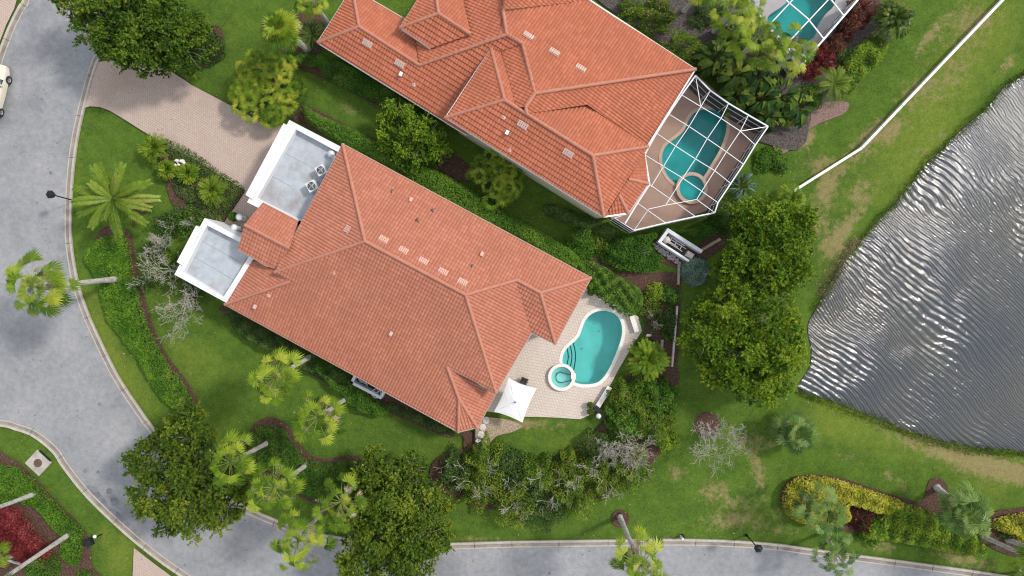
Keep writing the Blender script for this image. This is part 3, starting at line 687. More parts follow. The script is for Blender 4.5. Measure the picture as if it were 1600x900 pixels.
def tile_face(poly, d, cp, cw=.30, rw=.37):
    c, PITCH = cp
    """barrel tile courses on the plane z = c - p*(d.xy), clipped to poly"""
    t = Vector((-d.y, d.x)); q = [(p.x*t.x+p.y*t.y, p.x*d.x+p.y*d.y) for p in poly]
    s0 = math.floor(min(a for a, _ in q)/cw)-1; s1 = math.ceil(max(a for a, _ in q)/cw)+1
    r0 = math.floor(min(b for _, b in q)/rw)-1; r1 = math.ceil(max(b for _, b in q)/rw)+1
    prof = [(0, 0), (.18, .008), (.36, .045), (.52, .060), (.68, .045), (.86, .008)]
    cols = [(s+f, h) for s in range(s0, s1) for f, h in prof]; nc = len(cols)
    V = []; UV = []
    for r in range(r0, r1):
        for e, lift in ((0, 0.0), (.13, .011), (1, .085)):
            for s, h in cols:
                a = s*cw; b_ = (r+e)*rw; x = t.x*a+d.x*b_; y = t.y*a+d.y*b_
                V.append((x, y, c-PITCH*b_+h+lift)); 
    nr = (r1-r0)*3; F = []; UVf = []
    for i in range(nr-1):
        for j in range(nc-1):
            F.append((i*nc+j, (i+1)*nc+j, (i+1)*nc+j+1, i*nc+j+1))
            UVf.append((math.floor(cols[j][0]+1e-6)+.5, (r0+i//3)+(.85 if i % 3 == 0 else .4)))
    me = bpy.data.meshes.new('tmp'); me.from_pydata(V, [], F)
    uv = me.uv_layers.new(name='UVMap'); arr = np.repeat(np.array(UVf, dtype=np.float32), 4, axis=0); uv.data.foreach_set('uv', arr.reshape(-1))
    bm = bmesh.new(); bm.from_mesh(me); bpy.data.meshes.remove(me)
    n = len(poly); ar = sum(poly[i].x*poly[(i+1) % n].y-poly[(i+1) % n].x*poly[i].y for i in range(n)); sg = 1 if ar > 0 else -1
    for i in range(n):
        a, b_ = poly[i], poly[(i+1) % n]; e = Vector((b_.x-a.x, b_.y-a.y, 0))
        if e.length < 1e-4: continue
        no = Vector((e.y, -e.x, 0)).normalized()*sg
        bmesh.ops.bisect_plane(bm, geom=bm.verts[:]+bm.edges[:]+bm.faces[:], plane_co=Vector((a.x, a.y, 0)), plane_no=no, clear_outer=True, dist=1e-5)
    return bm
def roof(name, verts, planes, anchors, ridges, eaves, parent, tmat, ridge_mat=None, cw=.30, rw=.37, gut=None):
    Vv, cf = solve_roof(verts, planes, anchors)
    total = bpy.data.meshes.new(name); acc = bmesh.new()
    res = 0
    for key, d, vs in planes:
        poly = [Vv[v] for v in vs]
        pc, pp_ = cf[key]
        for v, p in zip(vs, poly):
            e_ = p.z-(pc-pp_*(d.x*p.x+d.y*p.y))
            if abs(e_) > .12: print('  off', key, v, round(e_, 2))
            res = max(res, abs(e_))
        bm = tile_face(poly, d, cf[key], cw, rw)
        # decking just below the tiles
        tmp = bpy.data.meshes.new('tmp'); bm.to_mesh(tmp); bm.free(); acc.from_mesh(tmp); bpy.data.meshes.remove(tmp)
        fv = [acc.verts.new((p.x, p.y, pc-pp_*(d.x*p.x+d.y*p.y)-.03)) for p in poly]
        try: acc.faces.new(fv)
        except ValueError: pass
    for f in acc.faces:
        f.normal_update()
        if f.normal.z < 0: f.normal_flip()
    acc.to_mesh(total); acc.free()
    print('ROOF', name, 'residual', round(res, 2), {k: round(v.z, 2) for k, v in Vv.items()}, len(total.polygons))
    ro = lnk(name, total, tmat, parent)
    mb = MB()
    for a, b in ridges:
        pa, pb = Vv[a], Vv[b]; L = (pb-pa).length; n = max(1, int(L/.42)); dz = Vector((0, 0, .03))
        for i in range(n):
            p = pa.lerp(pb, i/n)+dz; q = pa.lerp(pb, (i+1.06)/n)+dz
            mb.tube([p, q], [.135, .15] if pa.z > pb.z else [.15, .135], 10, cap=False)
    if ridges: mb.build('ridge_tiles', M['ridge'], ro)
    mb = MB()
    for a, b in eaves:
        pa, pb = Vv[a], Vv[b]; d = (pb-pa).normalized(); nrm = Vector((-d.y, d.x, 0))
        mb.bar(pa+Vector((0, 0, -.07)), pb+Vector((0, 0, -.07)), .12, .15)
    if eaves: mb.build('gutter', gut or M['gutter'], ro)
    return Vv, ro
M['ridge'] = plain('terracotta ridge tiles', (.42, .175, .112), .75, var=.1, scale=3, dirt=(.36, .155, .105), dscale=.8)

# main house -------------------------------------------------------------
AG = 28.4
g = lambda c: unit(AG, c)
mainv = dict(A=(535.6, 225.2), B=(923.3, 434), C=(867.7, 537), D=(830.7, 519.5), T=(775, 613.5), H1=(430, 425.3), R1=(570.4, 377), R2=(727.5, 460.5), R3=(807.3, 437.3), R4=(844.3, 457.3),
             K=(455.6, 439.3), M=(351.7, 475.8), L=(384.4, 404), V=(698.3, 571.8), T2=(774, 616), Zc=(746, 667.7), Yc=(716, 675), Wp=(717.3, 622.7), HL=(440, 421))
mainp = [('NE', g('NE'), ['A', 'B', 'R4', 'R3']), ('NE', g('NE'), ['A', 'R3', 'R2', 'R1']), ('SEm', g('SE'), ['D', 'T', 'R2', 'R3']), ('SWw', g('SW'), ['R3', 'R4', 'C', 'D']), ('SEw', g('SE'), ['R4', 'B', 'C']),
         ('NW', g('NW'), ['A', 'R1', 'H1']), ('SW', g('SW'), ['H1', 'R1', 'R2', 'T']), ('SW', g('SW'), ['M', 'K', 'V', 'Wp', 'Yc']), ('NWl', g('NW'), ['M', 'K', 'HL', 'L']), ('SEl', g('SE'), ['V', 'T2', 'Zc', 'Wp']), ('Sc', unit(0, (.23, -.97)), ['Wp', 'Zc', 'Yc'])]
house = thing('house', 'middle house with a salmon tiled hip roof and two flat white wings', 'house', W(640, 450))
hl = house.location.copy()
def unparent_loc(o, root=None):
    o.matrix_parent_inverse = Matrix.Translation(-(root or house).location)
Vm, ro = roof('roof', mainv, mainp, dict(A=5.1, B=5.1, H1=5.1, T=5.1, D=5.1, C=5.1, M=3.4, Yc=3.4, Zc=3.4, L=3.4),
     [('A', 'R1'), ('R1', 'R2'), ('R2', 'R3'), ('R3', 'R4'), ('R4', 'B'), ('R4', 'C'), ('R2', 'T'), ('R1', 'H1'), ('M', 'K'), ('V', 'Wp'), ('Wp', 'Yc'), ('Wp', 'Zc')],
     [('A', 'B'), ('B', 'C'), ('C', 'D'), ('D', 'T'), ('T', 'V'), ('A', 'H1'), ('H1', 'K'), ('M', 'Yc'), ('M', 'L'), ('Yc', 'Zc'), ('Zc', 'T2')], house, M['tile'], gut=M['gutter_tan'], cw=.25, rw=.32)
unparent_loc(ro)
def walls(polyw, ztop, parent, mat=None, d=.45, name='wall'):
    P_ = inset([(p.x, p.y) for p in polyw], d)
    o = MB().prism([(p.x, p.y) for p in P_], 0, ztop).build(name, mat or M['white'], parent); unparent_loc(o, parent)
    return o, P_
w1, wp1 = walls([Vm[k] for k in ('A', 'B', 'C', 'D', 'T', 'H1')], 5.0, house)
w2, wp2 = walls([Vm[k] for k in ('L', 'M', 'Yc', 'Zc', 'T2')], 3.35, house)
# entry gable
gv = dict(a=(411.1, 316.2), b=(466.2, 344.6), c=(452, 388), d=(382.7, 351.4), e=(372, 389.8), f=(418.2, 416.4), h=(431, 420))
gp = [('NE', g('NE'), ['a', 'b', 'c', 'd']), ('SW', g('SW'), ['d', 'c', 'h', 'f', 'e'])]
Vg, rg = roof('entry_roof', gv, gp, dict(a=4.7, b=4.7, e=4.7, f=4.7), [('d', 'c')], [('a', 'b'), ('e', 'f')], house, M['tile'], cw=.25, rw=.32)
unparent_loc(rg)
o, _ = walls([Vg['a'], Vg['b'], Vg['c'], Vg['f'], Vg['e']], 4.6, house, d=.5, name='entry_wall')

M['grey_seam'] = plain('membrane seam', (.29, .31, .33), .8)
def flatroof(outer, inner, ztop, zslab, bump_poly, lab):
    wo = [W(x, y, ztop) for x, y in outer]; wi = [W(x, y, ztop) for x, y in inner]
    n = len(wo); mb = MB()
    vs = [(p.x, p.y, 0) for p in wo]+[(p.x, p.y, ztop) for p in wo]+[(p.x, p.y, ztop) for p in wi]+[(p.x, p.y, zslab-.05) for p in wi]
    mb.add(vs, [(a*n+i, a*n+(i+1) % n, (a+1)*n+(i+1) % n, (a+1)*n+i) for a in range(3) for i in range(n)])
    o = mb.build('parapet_wall', M['white'], house); unparent_loc(o)
    if bump_poly:
        o2 = MB().prism([(p.x, p.y) for p in [W(x, y, ztop+.12) for x, y in bump_poly]], 0, ztop+.12).build('parapet_pier', M['white'], house); unparent_loc(o2)
    wi2 = inset([(p.x, p.y) for p in wi], -.05)
    me = bpy.data.meshes.new('flat_roof'); me.from_pydata([(p.x, p.y, zslab) for p in wi2], [], [tuple(range(n))]); me.update()
    if me.polygons[0].normal.z < 0: me.flip_normals()
    o = lnk('flat_roof', me, M['flatroof'], house); unparent_loc(o)
    mb = MB()
    for f in (.33, .67):
        a = wi[0].lerp(wi[-1], f); b = wi[1].lerp(wi[-2] if len(wi) > 4 else wi[2], f); mb.bar((a.x, a.y, zslab+.004), (b.x, b.y, zslab+.004), .07, .012)
    o = mb.build('membrane_seam', M['gutter_tan'] if False else M['grey_seam'], house); unparent_loc(o)
flatroof([(452, 187.5), (542, 234), (485, 350), (404, 325), (386, 316)], [(462.5, 202), (535, 241), (478, 347), (411, 314), (402, 309)], 3.7, 3.15, [(443, 192.4), (453.5, 198), (394, 311), (383.4, 304.4)], 'garage')
flatroof([(319.7, 340.5), (384, 376), (400, 398), (353.2, 473), (272.4, 428.9)], [(323.5, 352), (383, 383), (392, 396), (349, 464), (286.5, 425)], 3.7, 3.15, [(306.2, 352.4), (315, 357.5), (284.5, 414.5), (276, 409.3)], 'study')
# garage door, front door, sliding doors
def wall_panel(a, b, z0, z1, name, mat, parent, off=.03, thick=.05, label=None):
    a = Vector((a[0], a[1], 0)); b = Vector((b[0], b[1], 0)); d = (b-a).normalized(); nrm = Vector((d.y, -d.x, 0)); c = (a+b)/2+nrm*off
    o = MB().box((c.x, c.y, (z0+z1)/2), ((b-a).length, thick, z1-z0), math.atan2(d.y, d.x)).build(name, mat, parent)
    unparent_loc(o, parent)
    if label: o['label'] = label
    return o
ga, gb = W(443, 192.4, 0)*1.0, W(383.4, 304.4, 0)*1.0
k37 = (H-3.82)/H
ga = W(443, 192.4, 3.82); gb = W(383.4, 304.4, 3.82)
wall_panel(ga.lerp(gb, .82), ga.lerp(gb, .18), 0, 2.3, 'garage_door', M['alu'], house, .03)
# rooftop plant
def vents(lst, zoff=.09, mat=None):
    pass

# roof vents and pipes as parts of the roof
def plane_z(Vv, keys, x, y):
    a, b, c = [Vv[k] for k in keys]; n_ = (b-a).cross(c-a); return a.z-((x-a.x)*n_.x+(y-a.y)*n_.y)/n_.z
def px_on_plane(Vv, keys, px, py):
    z = 5.0
    for _ in range(6):
        p = W(px, py, z); z = plane_z(Vv, keys, p.x, p.y)
    return W(px, py, z)
M['vent'] = plain('pale roof vent', (.52, .37, .31), .7, var=.1, scale=6)
M['vent_faded'] = plain('faded roof vent', (.58, .34, .27), .7, var=.1, scale=6)
def roof_vent(Vv, keys, px, py, ro, parent, along, down, mat, n=5, wdt=.17):
    p = px_on_plane(Vv, keys, px, py)
    mb = MB(); u3 = Vector((along.x, along.y, 0)); d3 = Vector((down.x, down.y, -PITCH)).normalized(); nn = u3.cross(d3); nn = nn if nn.z > 0 else -nn
    Mx = Matrix((u3, d3, nn)).transposed()
    for i in range(n):
        c = p+u3*((i-(n-1)/2)*wdt)+nn*.11; mb.box(c, (wdt*.72, .40, .10), M=Mx)
    mb.box(p+nn*.06, (wdt*n, .5, .04), M=Mx)
    o = mb.build('roof_vent', mat, ro); return o
def pipe(Vv, keys, px, py, ro, mat, r=.07, h=.35, boxy=False):
    p = px_on_plane(Vv, keys, px, py); mb = MB()
    if boxy: mb.box(p+Vector((0, 0, .12)), (.20, .26, .26), -.5); mb.box(p+Vector((0, 0, .27)), (.26, .34, .04), -.5)
    else: mb.tube([p, p+Vector((0, 0, h))], r, 8); mb.lathe((p.x, p.y, p.z+.05), [(.2, 0), (r, .08)], 10)
    return mb.build('vent_pipe', mat, ro)
for x, y in ((599.5, 374.5), (630.5, 391.5), (661.5, 408.5), (692, 425), (722.5, 441)): roof_vent(Vm, ('A', 'B', 'R1'), x, y, ro, house, g('SE'), g('NE'), M['vent_faded'], 5, .15)
roof_vent(Vm, ('A', 'R1', 'H1'), 543, 358, ro, house, g('NE'), g('NW'), M['vent_faded'], 4, .14)
for x, y, bx in ((643, 312, 1), (753.5, 397, 1), (676, 329.5, 0), (652, 344.5, 0), (612, 299.5, 0), (737.5, 417, 0)): pipe(Vm, ('A', 'B', 'R1'), x, y, ro, M['vent_faded'] if bx else M['pot'], .05, .15, bool(bx))
for x, y, bx in ((612, 521, 1), (523, 425, 0), (400, 479, 1), (420, 461, 0)): pipe(Vm, ('H1', 'R1', 'T') if x > 430 else ('M', 'Yc', 'V'), x, y, ro, M['vent'] if bx else M['vent_faded'], .06, .2, bool(bx))

# upper house --------------------------------------------------------------
AU = 32
gu = lambda c: unit(AU, c)
uv_ = dict(E1=(496.3, 66.5), E1b=(550.2, -18.2), E2=(561.2, 41.5), E3=(655.5, 102), E4=(646, 38), Eq=(600, 131), Es=(729, 211), J0=(767.5, 75.8), G1=(792, 54.1), G2=(816.5, 68.1), G3=(835.9, 145.8), G4=(821, 168), G0=(786.2, 17.5), G0u=(795, -20),
           Pn=(715, -80), Qn=(646, 30), Fa=(625.1, 43.2), Fb=(685.3, 21), Fd=(735.5, 53.7), Fe=(677, -38), Fg=(672.5, 75.8), Fh=(718, -24), J1=(788.5, 156.3), J2=(696.3, 183.6), Jb=(783.8, 80.5), Jc=(807.2, 168), G5=(823.5, 178.1), G6=(926.2, 243),
           N1=(943.5, 339), N1b=(944.5, 340.5), Q=(916.8, 165), Q2=(1011.7, 228.3), Q2h=(1012.5, 229), E5=(1086.7, 108.3), Gv=(921.5, 0), T1=(800, -45), T2=(950, -50), a1=(1007, 237), a2=(1012.7, 286.7), a3=(981.7, 279.5), b1=(981.7, 333.3), b2=(966.7, 303.5))
up = [('NWl', gu('NW'), ['E1', 'E2', 'E1b']), ('NEl', gu('NE'), ['E1b', 'E4', 'E3', 'E2']), ('SW', gu('SW'), ['E1', 'Eq', 'E3', 'E2']), ('SW', gu('SW'), ['Eq', 'Es', 'J0', 'E3']), ('SW', gu('SW'), ['E3', 'J0', 'G1']), ('SW', gu('SW'), ['J0', 'Jb', 'G2', 'G1']),
      ('NW', gu('NW'), ['E3', 'G1', 'G0', 'G0u', 'Pn', 'Qn']), ('F_NW', gu('NW'), ['Fa', 'Fb', 'Fe']), ('F_SW', gu('SW'), ['Fa', 'Fg', 'Fd', 'Fb']), ('F_NE', gu('NE'), ['Fb', 'Fd', 'Fh', 'Fe']),
      ('J_NW', gu('NW'), ['J0', 'J1', 'J2']), ('J_NE', gu('NE'), ['J0', 'Jb', 'Jc', 'J1']), ('N2', gu('NW'), ['Jb', 'G2', 'G3', 'G4', 'Jc']), ('J_SW', gu('SW'), ['J2', 'J1', 'G6', 'N1']),
      ('L_NE', gu('NE'), ['G5', 'Q', 'Q2h', 'G6']), ('SE', gu('SE'), ['G5', 'G4', 'G3', 'Q']), ('SE', gu('SE'), ['G3', 'E5', 'Q']), ('SE', gu('SE'), ['E5', 'Q2', 'Q']), ('NE', gu('NE'), ['G0', 'Gv', 'G2', 'G1']), ('NE', gu('NE'), ['G2', 'Gv', 'E5', 'G3']),
      ('T_SE', gu('SE'), ['G0', 'T1', 'T2', 'Gv']), ('L_SE', gu('SE'), ['G6', 'Q2h', 'N1']), ('L_SE', gu('SE'), ['a3', 'a2', 'b1', 'b2']), ('bE', unit(0, (.99, .1)), ['a1', 'a2', 'a3']), ('bS', unit(0, (.2, -.98)), ['b2', 'b1', 'N1b'])]
house2 = thing('house', 'upper house with a bright orange tiled roof of many hips', 'house', W(800, 120))
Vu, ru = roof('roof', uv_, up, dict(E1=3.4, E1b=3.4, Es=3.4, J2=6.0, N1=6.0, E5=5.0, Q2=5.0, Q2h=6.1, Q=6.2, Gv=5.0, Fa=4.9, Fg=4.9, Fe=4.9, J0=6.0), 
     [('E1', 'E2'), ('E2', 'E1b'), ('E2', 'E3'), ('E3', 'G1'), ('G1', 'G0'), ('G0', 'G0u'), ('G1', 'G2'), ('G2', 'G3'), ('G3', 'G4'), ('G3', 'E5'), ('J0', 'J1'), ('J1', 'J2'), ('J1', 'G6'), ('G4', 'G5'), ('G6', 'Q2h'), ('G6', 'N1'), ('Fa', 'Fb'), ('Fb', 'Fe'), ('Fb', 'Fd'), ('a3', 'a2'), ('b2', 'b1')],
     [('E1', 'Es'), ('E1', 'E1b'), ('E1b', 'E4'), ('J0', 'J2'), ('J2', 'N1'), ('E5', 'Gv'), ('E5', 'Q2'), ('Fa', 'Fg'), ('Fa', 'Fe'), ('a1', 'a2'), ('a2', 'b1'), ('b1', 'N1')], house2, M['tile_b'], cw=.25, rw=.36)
unparent_loc(ru, house2)
for x, y in ((574.5, 68), (625, 99.5)): roof_vent(Vu, ('E1', 'Eq', 'E3'), x, y, ru, house2, gu('SE'), gu('SW'), M['vent'])
for x, y in ((825.5, 56.5), (866, 82), (907, 107)): roof_vent(Vu, ('Gv', 'E5', 'G3'), x, y, ru, house2, gu('SE'), gu('NE'), M['vent'])
for x, y in ((817, 195), (888, 239)): roof_vent(Vu, ('J2', 'J1', 'N1'), x, y, ru, house2, gu('SE'), gu('SW'), M['vent'])
pipe(Vu, ('E1', 'Eq', 'E3'), 627, 117, ru, M['alu'], .05, .3, True); pipe(Vu, ('J2', 'J1', 'N1'), 792.5, 208, ru, M['alu'], .05, .3, True)
pipe(Vu, ('E1', 'Eq', 'E3'), 647, 132, ru, M['vent'], .06, .2); pipe(Vu, ('G6', 'Q2', 'G5'), 868, 187, ru, M['vent'], .08, .2); pipe(Vu, ('J2', 'J1', 'N1'), 787, 183, ru, M['vent_faded'], .06, .2)
pipe(Vu, ('J2', 'J1', 'N1'), 797, 234, ru, M['vent_faded'], .06, .2)
walls([Vu[k] for k in ('E1', 'Es', 'E3', 'E4', 'E1b')], 3.3, house2, M['cream'], .4)
walls([Vu[k] for k in ('Es', 'Q', 'Gv', 'Pn', 'Qn', 'E3')], 3.3, house2, M['cream'], .4)
walls([Vu[k] for k in ('Fa', 'Fg', 'Fd', 'Fh', 'Fe')], 4.8, house2, M['cream'], .4)
wj, wpj = walls([Vu[k] for k in ('J0', 'J2', 'N1', 'b1', 'a2', 'Q2h', 'Q')], 5.3, house2, M['cream'], .42)
walls([Vu[k] for k in ('G2', 'Q', 'Q2', 'E5', 'Gv')], 4.5, house2, M['cream'], .42)
# windows on the side wall of the tall wing
ja, jb = Vector((wpj[1].x, wpj[1].y)), Vector((wpj[2].x, wpj[2].y))
for f0, f1 in ((.26, .36), (.46, .58), (.80, .86)):
    a, b = ja.lerp(jb, f1), ja.lerp(jb, f0)
    nrm = (b-a).normalized(); nn = Vector((nrm.y, -nrm.x))
    if nn.dot(Vector(gu('SW'))) < 0: a, b = b, a
    w = wall_panel(a, b, 3.3, 4.9, 'window', M['alu'], house2, .03, .08)
    d = (b-a).normalized()*.09
    pn = wall_panel(a+d, b-d, 3.4, 4.8, 'pane', M['glass'], house2, .055, .05)
    pn.parent = w; pn.matrix_parent_inverse = Matrix()

def window(wp, i, j, f0, f1, z0, z1, parent, name='window', div=1):
    a, b = Vector((wp[i][0], wp[i][1])), Vector((wp[j][0], wp[j][1])); ctr = sum((Vector((p[0], p[1])) for p in wp), Vector((0, 0)))/len(wp)
    p, q = a.lerp(b, f0), a.lerp(b, f1); d = (q-p).normalized(); nn = Vector((d.y, -d.x))
    if nn.dot(p-ctr) < 0: p, q = q, p
    w = wall_panel(p, q, z0, z1, name, M['alu'], parent, .02, .06); d = (q-p).normalized()
    n = div; L_ = (q-p).length
    for k in range(n):
        u = p+d*(.07+k*(L_-.07)/n); v = p+d*((k+1)*(L_-.07)/n)
        pn = wall_panel(u, v, z0+.08, z1-.08, 'pane', M['glass'], parent, .04, .05); pn.parent = w; pn.matrix_parent_inverse = Matrix()
window(wp1, 3, 4, .12, .5, .08, 2.5, house, 'sliding_door', 3); window(wp1, 3, 4, .62, .85, .08, 2.5, house, 'sliding_door', 2)
window(wp1, 1, 2, .25, .75, .9, 2.4, house, 'window', 2)
for f in (.15, .42, .7): window(wp1, 0, 1, f, f+.07, 1.0, 2.4, house, 'window', 2)
for f in (.2, .45, .62, .85): window(wp2, 1, 2, f, f+.07, 1.0, 2.4, house, 'window', 2)
# ---------------------------------------------------------------- screened pool cages
def cage(label, beams, posts, panels, walls_, loc, group='screened pool cages'):
    t = thing('pool_cage', label, 'pool cage', loc, group)
    k = Matrix.Translation(-Vector(loc))
    mb = MB()
    for a, b, w in beams: mb.bar(a, b, w, w*1.15)
    o = mb.build('roof_frame', M['alu'], t); o.matrix_parent_inverse = k
    mb = MB()
    for a, b, w in posts: mb.bar(a, b, w, w)
    if posts: o = mb.build('wall_frame', M['alu_d'], t); o.matrix_parent_inverse = k
    for nm, lst, mt in (('roof_screen', panels, M['screen']), ('wall_screen', walls_, M['screen_wall'])):
        mb = MB()
        for q in lst: mb.add(q, [tuple(range(len(q)))])
        if lst: o = mb.build(nm, mt, t, fix=False); o.matrix_parent_inverse = k
    return t
M['alu_d'] = plain('white aluminium wall frame', (.62, .63, .65), .4, var=.03)
C = lambda x, y, z: W(920+x/3, 100+y/3, z)
zo, zi = 2.9, 3.7
OUT = [(500, 55), (570, 125), (655, 185), (748, 240), (840, 293), (780, 380), (725, 470), (665, 560), (605, 650), (590, 697), (500, 715), (360, 745), (212, 780)]
Oz = [C(x, y, zo) for x, y in OUT]
def Ci(x, y): return C(x, y, zi)
inner = {k: Ci(*v) for k, v in dict(h1=(435, 145), a1=(525, 200), b1=(620, 255), c1=(710, 315), h2=(375, 235), a2=(470, 293), b2=(555, 350), c2=(645, 412), h3=(318, 325), a3=(407, 385), b3=(500, 445), c3=(590, 500),
       h4=(262, 425), a4=(350, 480), b4=(440, 535), c4=(520, 590), h5=(285, 565), a5=(285, 566), c5=(505, 635), d5=(280, 680), b5=(360, 662), h6=(228, 652), h7=(170, 748)).items()}
I = inner; bw = .052
bm_ = []
def chain(*pts, w=bw):
    for a, b in zip(pts, pts[1:]): bm_.append((a, b, w))
chain(Oz[0], I['h1'], I['h2'], I['h3'], I['h4'], w=.11); chain(I['h4'], I['h5'], I['h6'], I['h7'], w=.12)
chain(I['h1'], I['a1'], I['b1'], I['c1'], Oz[5]); chain(I['h2'], I['a2'], I['b2'], I['c2'], Oz[6]); chain(I['h3'], I['a3'], I['b3'], I['c3'], Oz[7]); chain(I['h4'], I['a4'], I['b4'], I['c4'], Oz[8])
chain(Oz[1], I['a1'], I['a2'], I['a3'], I['a4'], C(292, 575, zi)); chain(Oz[2], I['b1'], I['b2'], I['b3'], I['b4'], I['b5']); chain(Oz[3], I['c1'], I['c2'], I['c3'], I['c5'])
chain(Oz[0], I['a1']); chain(Oz[4], I['c1']); chain(I['c5'], Oz[9]); chain(I['c5'], I['b5'], I['d5'], Oz[12]); chain(I['h5'], Oz[10]); chain(I['h6'], Oz[11])
for a, b in zip(Oz, Oz[1:]): bm_.append((a, b, .10))
chain(C(120, 722, zo), Oz[12]); chain(C(120, 722, zo), C(185, 703, zo))
posts = []; wl = []
dn = lambda p, z: Vector((p.x, p.y, z))
OP = Oz+[C(120, 722, zo)]
for i, p in enumerate(OP):
    posts.append((p, dn(p, .04), .07))
for a, b in zip(OP, OP[1:]):
    for z in (.95, 2.0): posts.append((dn(a, z), dn(b, z), .05))
    wl.append([dn(a, .05), dn(b, .05), dn(b, zo), dn(a, zo)])
    if (a-b).length > 2.2:
        m = (a+b)/2; posts.append((m, dn(m, .04), .05))
pan = [[Oz[0], Oz[1], I['a1']], [Oz[0], I['a1'], I['h1']], [Oz[1], Oz[2], I['b1'], I['a1']], [Oz[2], Oz[3], I['c1'], I['b1']], [Oz[3], Oz[4], I['c1']], [Oz[4], Oz[5], I['c1']],
       [I['h1'], I['a1'], I['a2'], I['h2']], [I['a1'], I['b1'], I['b2'], I['a2']], [I['b1'], I['c1'], I['c2'], I['b2']], [I['c1'], Oz[5], Oz[6], I['c2']],
       [I['h2'], I['a2'], I['a3'], I['h3']], [I['a2'], I['b2'], I['b3'], I['a3']], [I['b2'], I['c2'], I['c3'], I['b3']], [I['c2'], Oz[6], Oz[7], I['c3']],
       [I['h3'], I['a3'], I['a4'], I['h4']], [I['a3'], I['b3'], I['b4'], I['a4']], [I['b3'], I['c3'], I['c4'], I['b4']], [I['c3'], Oz[7], Oz[8], I['c4']],
       [I['h4'], I['a4'], I['h5']], [I['a4'], I['b4'], I['b5'], I['d5'], I['h5']], [I['b4'], I['c4'], I['c5'], I['b5']], [I['c4'], Oz[8], Oz[9], I['c5']],
       [I['c5'], Oz[9], Oz[10], I['b5']], [I['b5'], Oz[10], Oz[11], I['d5']], [I['d5'], Oz[11], Oz[12]], [I['h5'], I['d5'], I['h6']], [I['h6'], I['d5'], Oz[12], I['h7']]]
cage('white framed pool cage over the tan deck beside the upper house', bm_, posts, pan, wl, W(1080, 260))

# far cage, cut by the top edge of the frame
Cf = lambda x, y, z=3.4: W(1040+x/4.5, y/4.5, z)
corner = Cf(940, 475, 3.0); sw0 = Cf(640, 80, 3.0); se1 = Cf(1385, -40, 3.0)
bm_ = []
far = lambda ax, ay, bx, by, w=.085, za=3.4, zb=3.4: bm_.append((Cf(ax, ay, za), Cf(bx, by, zb), w))
bm_ += [(corner, se1, .14), (sw0, corner, .14), (sw0, Cf(900, -330, 3.0), .14)]
far(700, 165, 850, 312); far(850, 312, 1000, 412, za=3.4, zb=3.0); far(725, 180, 1000, -115); far(870, 290, 1255, -120); far(845, 0, 1000, 132); far(1000, 132, 1115, 278, zb=3.0); far(1165, 0, 1250, 108, zb=3.0); far(845, 0, 790, -90); far(1165, 0, 1080, -110)
far(640, 80, 700, 165, za=3.0); far(850, 312, 940, 475, zb=3.0)
posts = []; wl = []
OPf = [sw0, corner, Cf(1115, 278, 3.0), Cf(1250, 108, 3.0), se1]
for p in OPf: posts.append((p, dn(p, .04), .07))
for a, b in zip(OPf, OPf[1:]):
    for z in (.95, 2.0): posts.append((dn(a, z), dn(b, z), .05))
    wl.append([dn(a, .05), dn(b, .05), dn(b, 3), dn(a, 3)])
cage('white framed pool cage cut off by the top edge of the photo', bm_, posts, [[sw0, corner, Cf(1115, 278, 3.0), Cf(1250, 108, 3.0), se1, Cf(900, -330, 3.0)]], wl, W(1250, 20))

# ---------------------------------------------------------------- garden walls and equipment pads
M['dark_slab'] = plain('dirty dark slab', (.07, .055, .045), .9, var=.3, scale=6)
t = thing('equipment_enclosure', 'white walled equipment enclosure between the screened pool and the blue green bush', 'enclosure', W(1062, 383), 'equipment enclosures')
k_ = Matrix.Translation(-Vector(W(1062, 383)))
def wallseg(pts, z, w, mat, parent, name='wall', kinv=None):
    mb = MB()
    for a, b in zip(pts, pts[1:]):
        pa, pb = W(*a, z), W(*b, z); d = (pb-pa).normalized()*w/2
        mb.bar(Vector((pa.x, pa.y, z/2))-d, Vector((pb.x, pb.y, z/2))+d, w, z)
    o = mb.build(name, mat, parent)
    if kinv is not None: o.matrix_parent_inverse = kinv
    return o
wallseg([(1095, 392), (1044, 359.5)], 1.0, .28, M['white'], t, 'wall', k_)
wallseg([(1042.5, 362), (1031.5, 377)], .992, .27, M['white'], t, 'wall', k_)
wallseg([(1033, 379.5), (1075.5, 407)], .984, .18, M['white'], t, 'wall', k_)
def eq(mb, name, mat, par=t, kk=k_):
    o = mb.build(name, mat, par); o.matrix_parent_inverse = kk; return o
eq(MB().prism([(p.x, p.y) for p in [W(*q, 0) for q in ((1045, 362), (1092, 391), (1078, 405), (1035, 378))]], 0, .08), 'slab', M['dark_slab'])
p = W(1038.5, 375.5, 0); eq(MB().lathe((p.x, p.y, .08), [(.28, 0), (.3, .1), (.3, .7), (.2, .85), (.001, .9)], 16), 'filter_tank', M['stone'])
p = W(1075, 399, 0); eq(MB().box((p.x, p.y, .35), (.62, .5, .55), -.55).box((p.x, p.y, .64), (.5, .4, .03), -.55), 'heater', M['stone'])
p = W(1049, 382, 0); mb = MB()
for i in range(3): q = W(1046+i*4.2, 379+i*2.8, 0); mb.tube([(q.x-.14, q.y+.02, .3), (q.x+.16, q.y-.12, .3)], .11, 10)
eq(mb, 'pump', M['stone'])
mb = MB()
for a, b in (((1042, 370), (1072, 389)), ((1045, 368), (1070, 384)), ((1050, 371), (1045, 381)), ((1058, 377), (1053, 385)), ((1066, 382), (1062, 391)), ((1056, 386), (1066, 393)), ((1047, 366), (1041, 374))):
    mb.tube([W(*a, .45), W(*b, .45)], .04, 6)
eq(mb, 'pipework', M['white'])

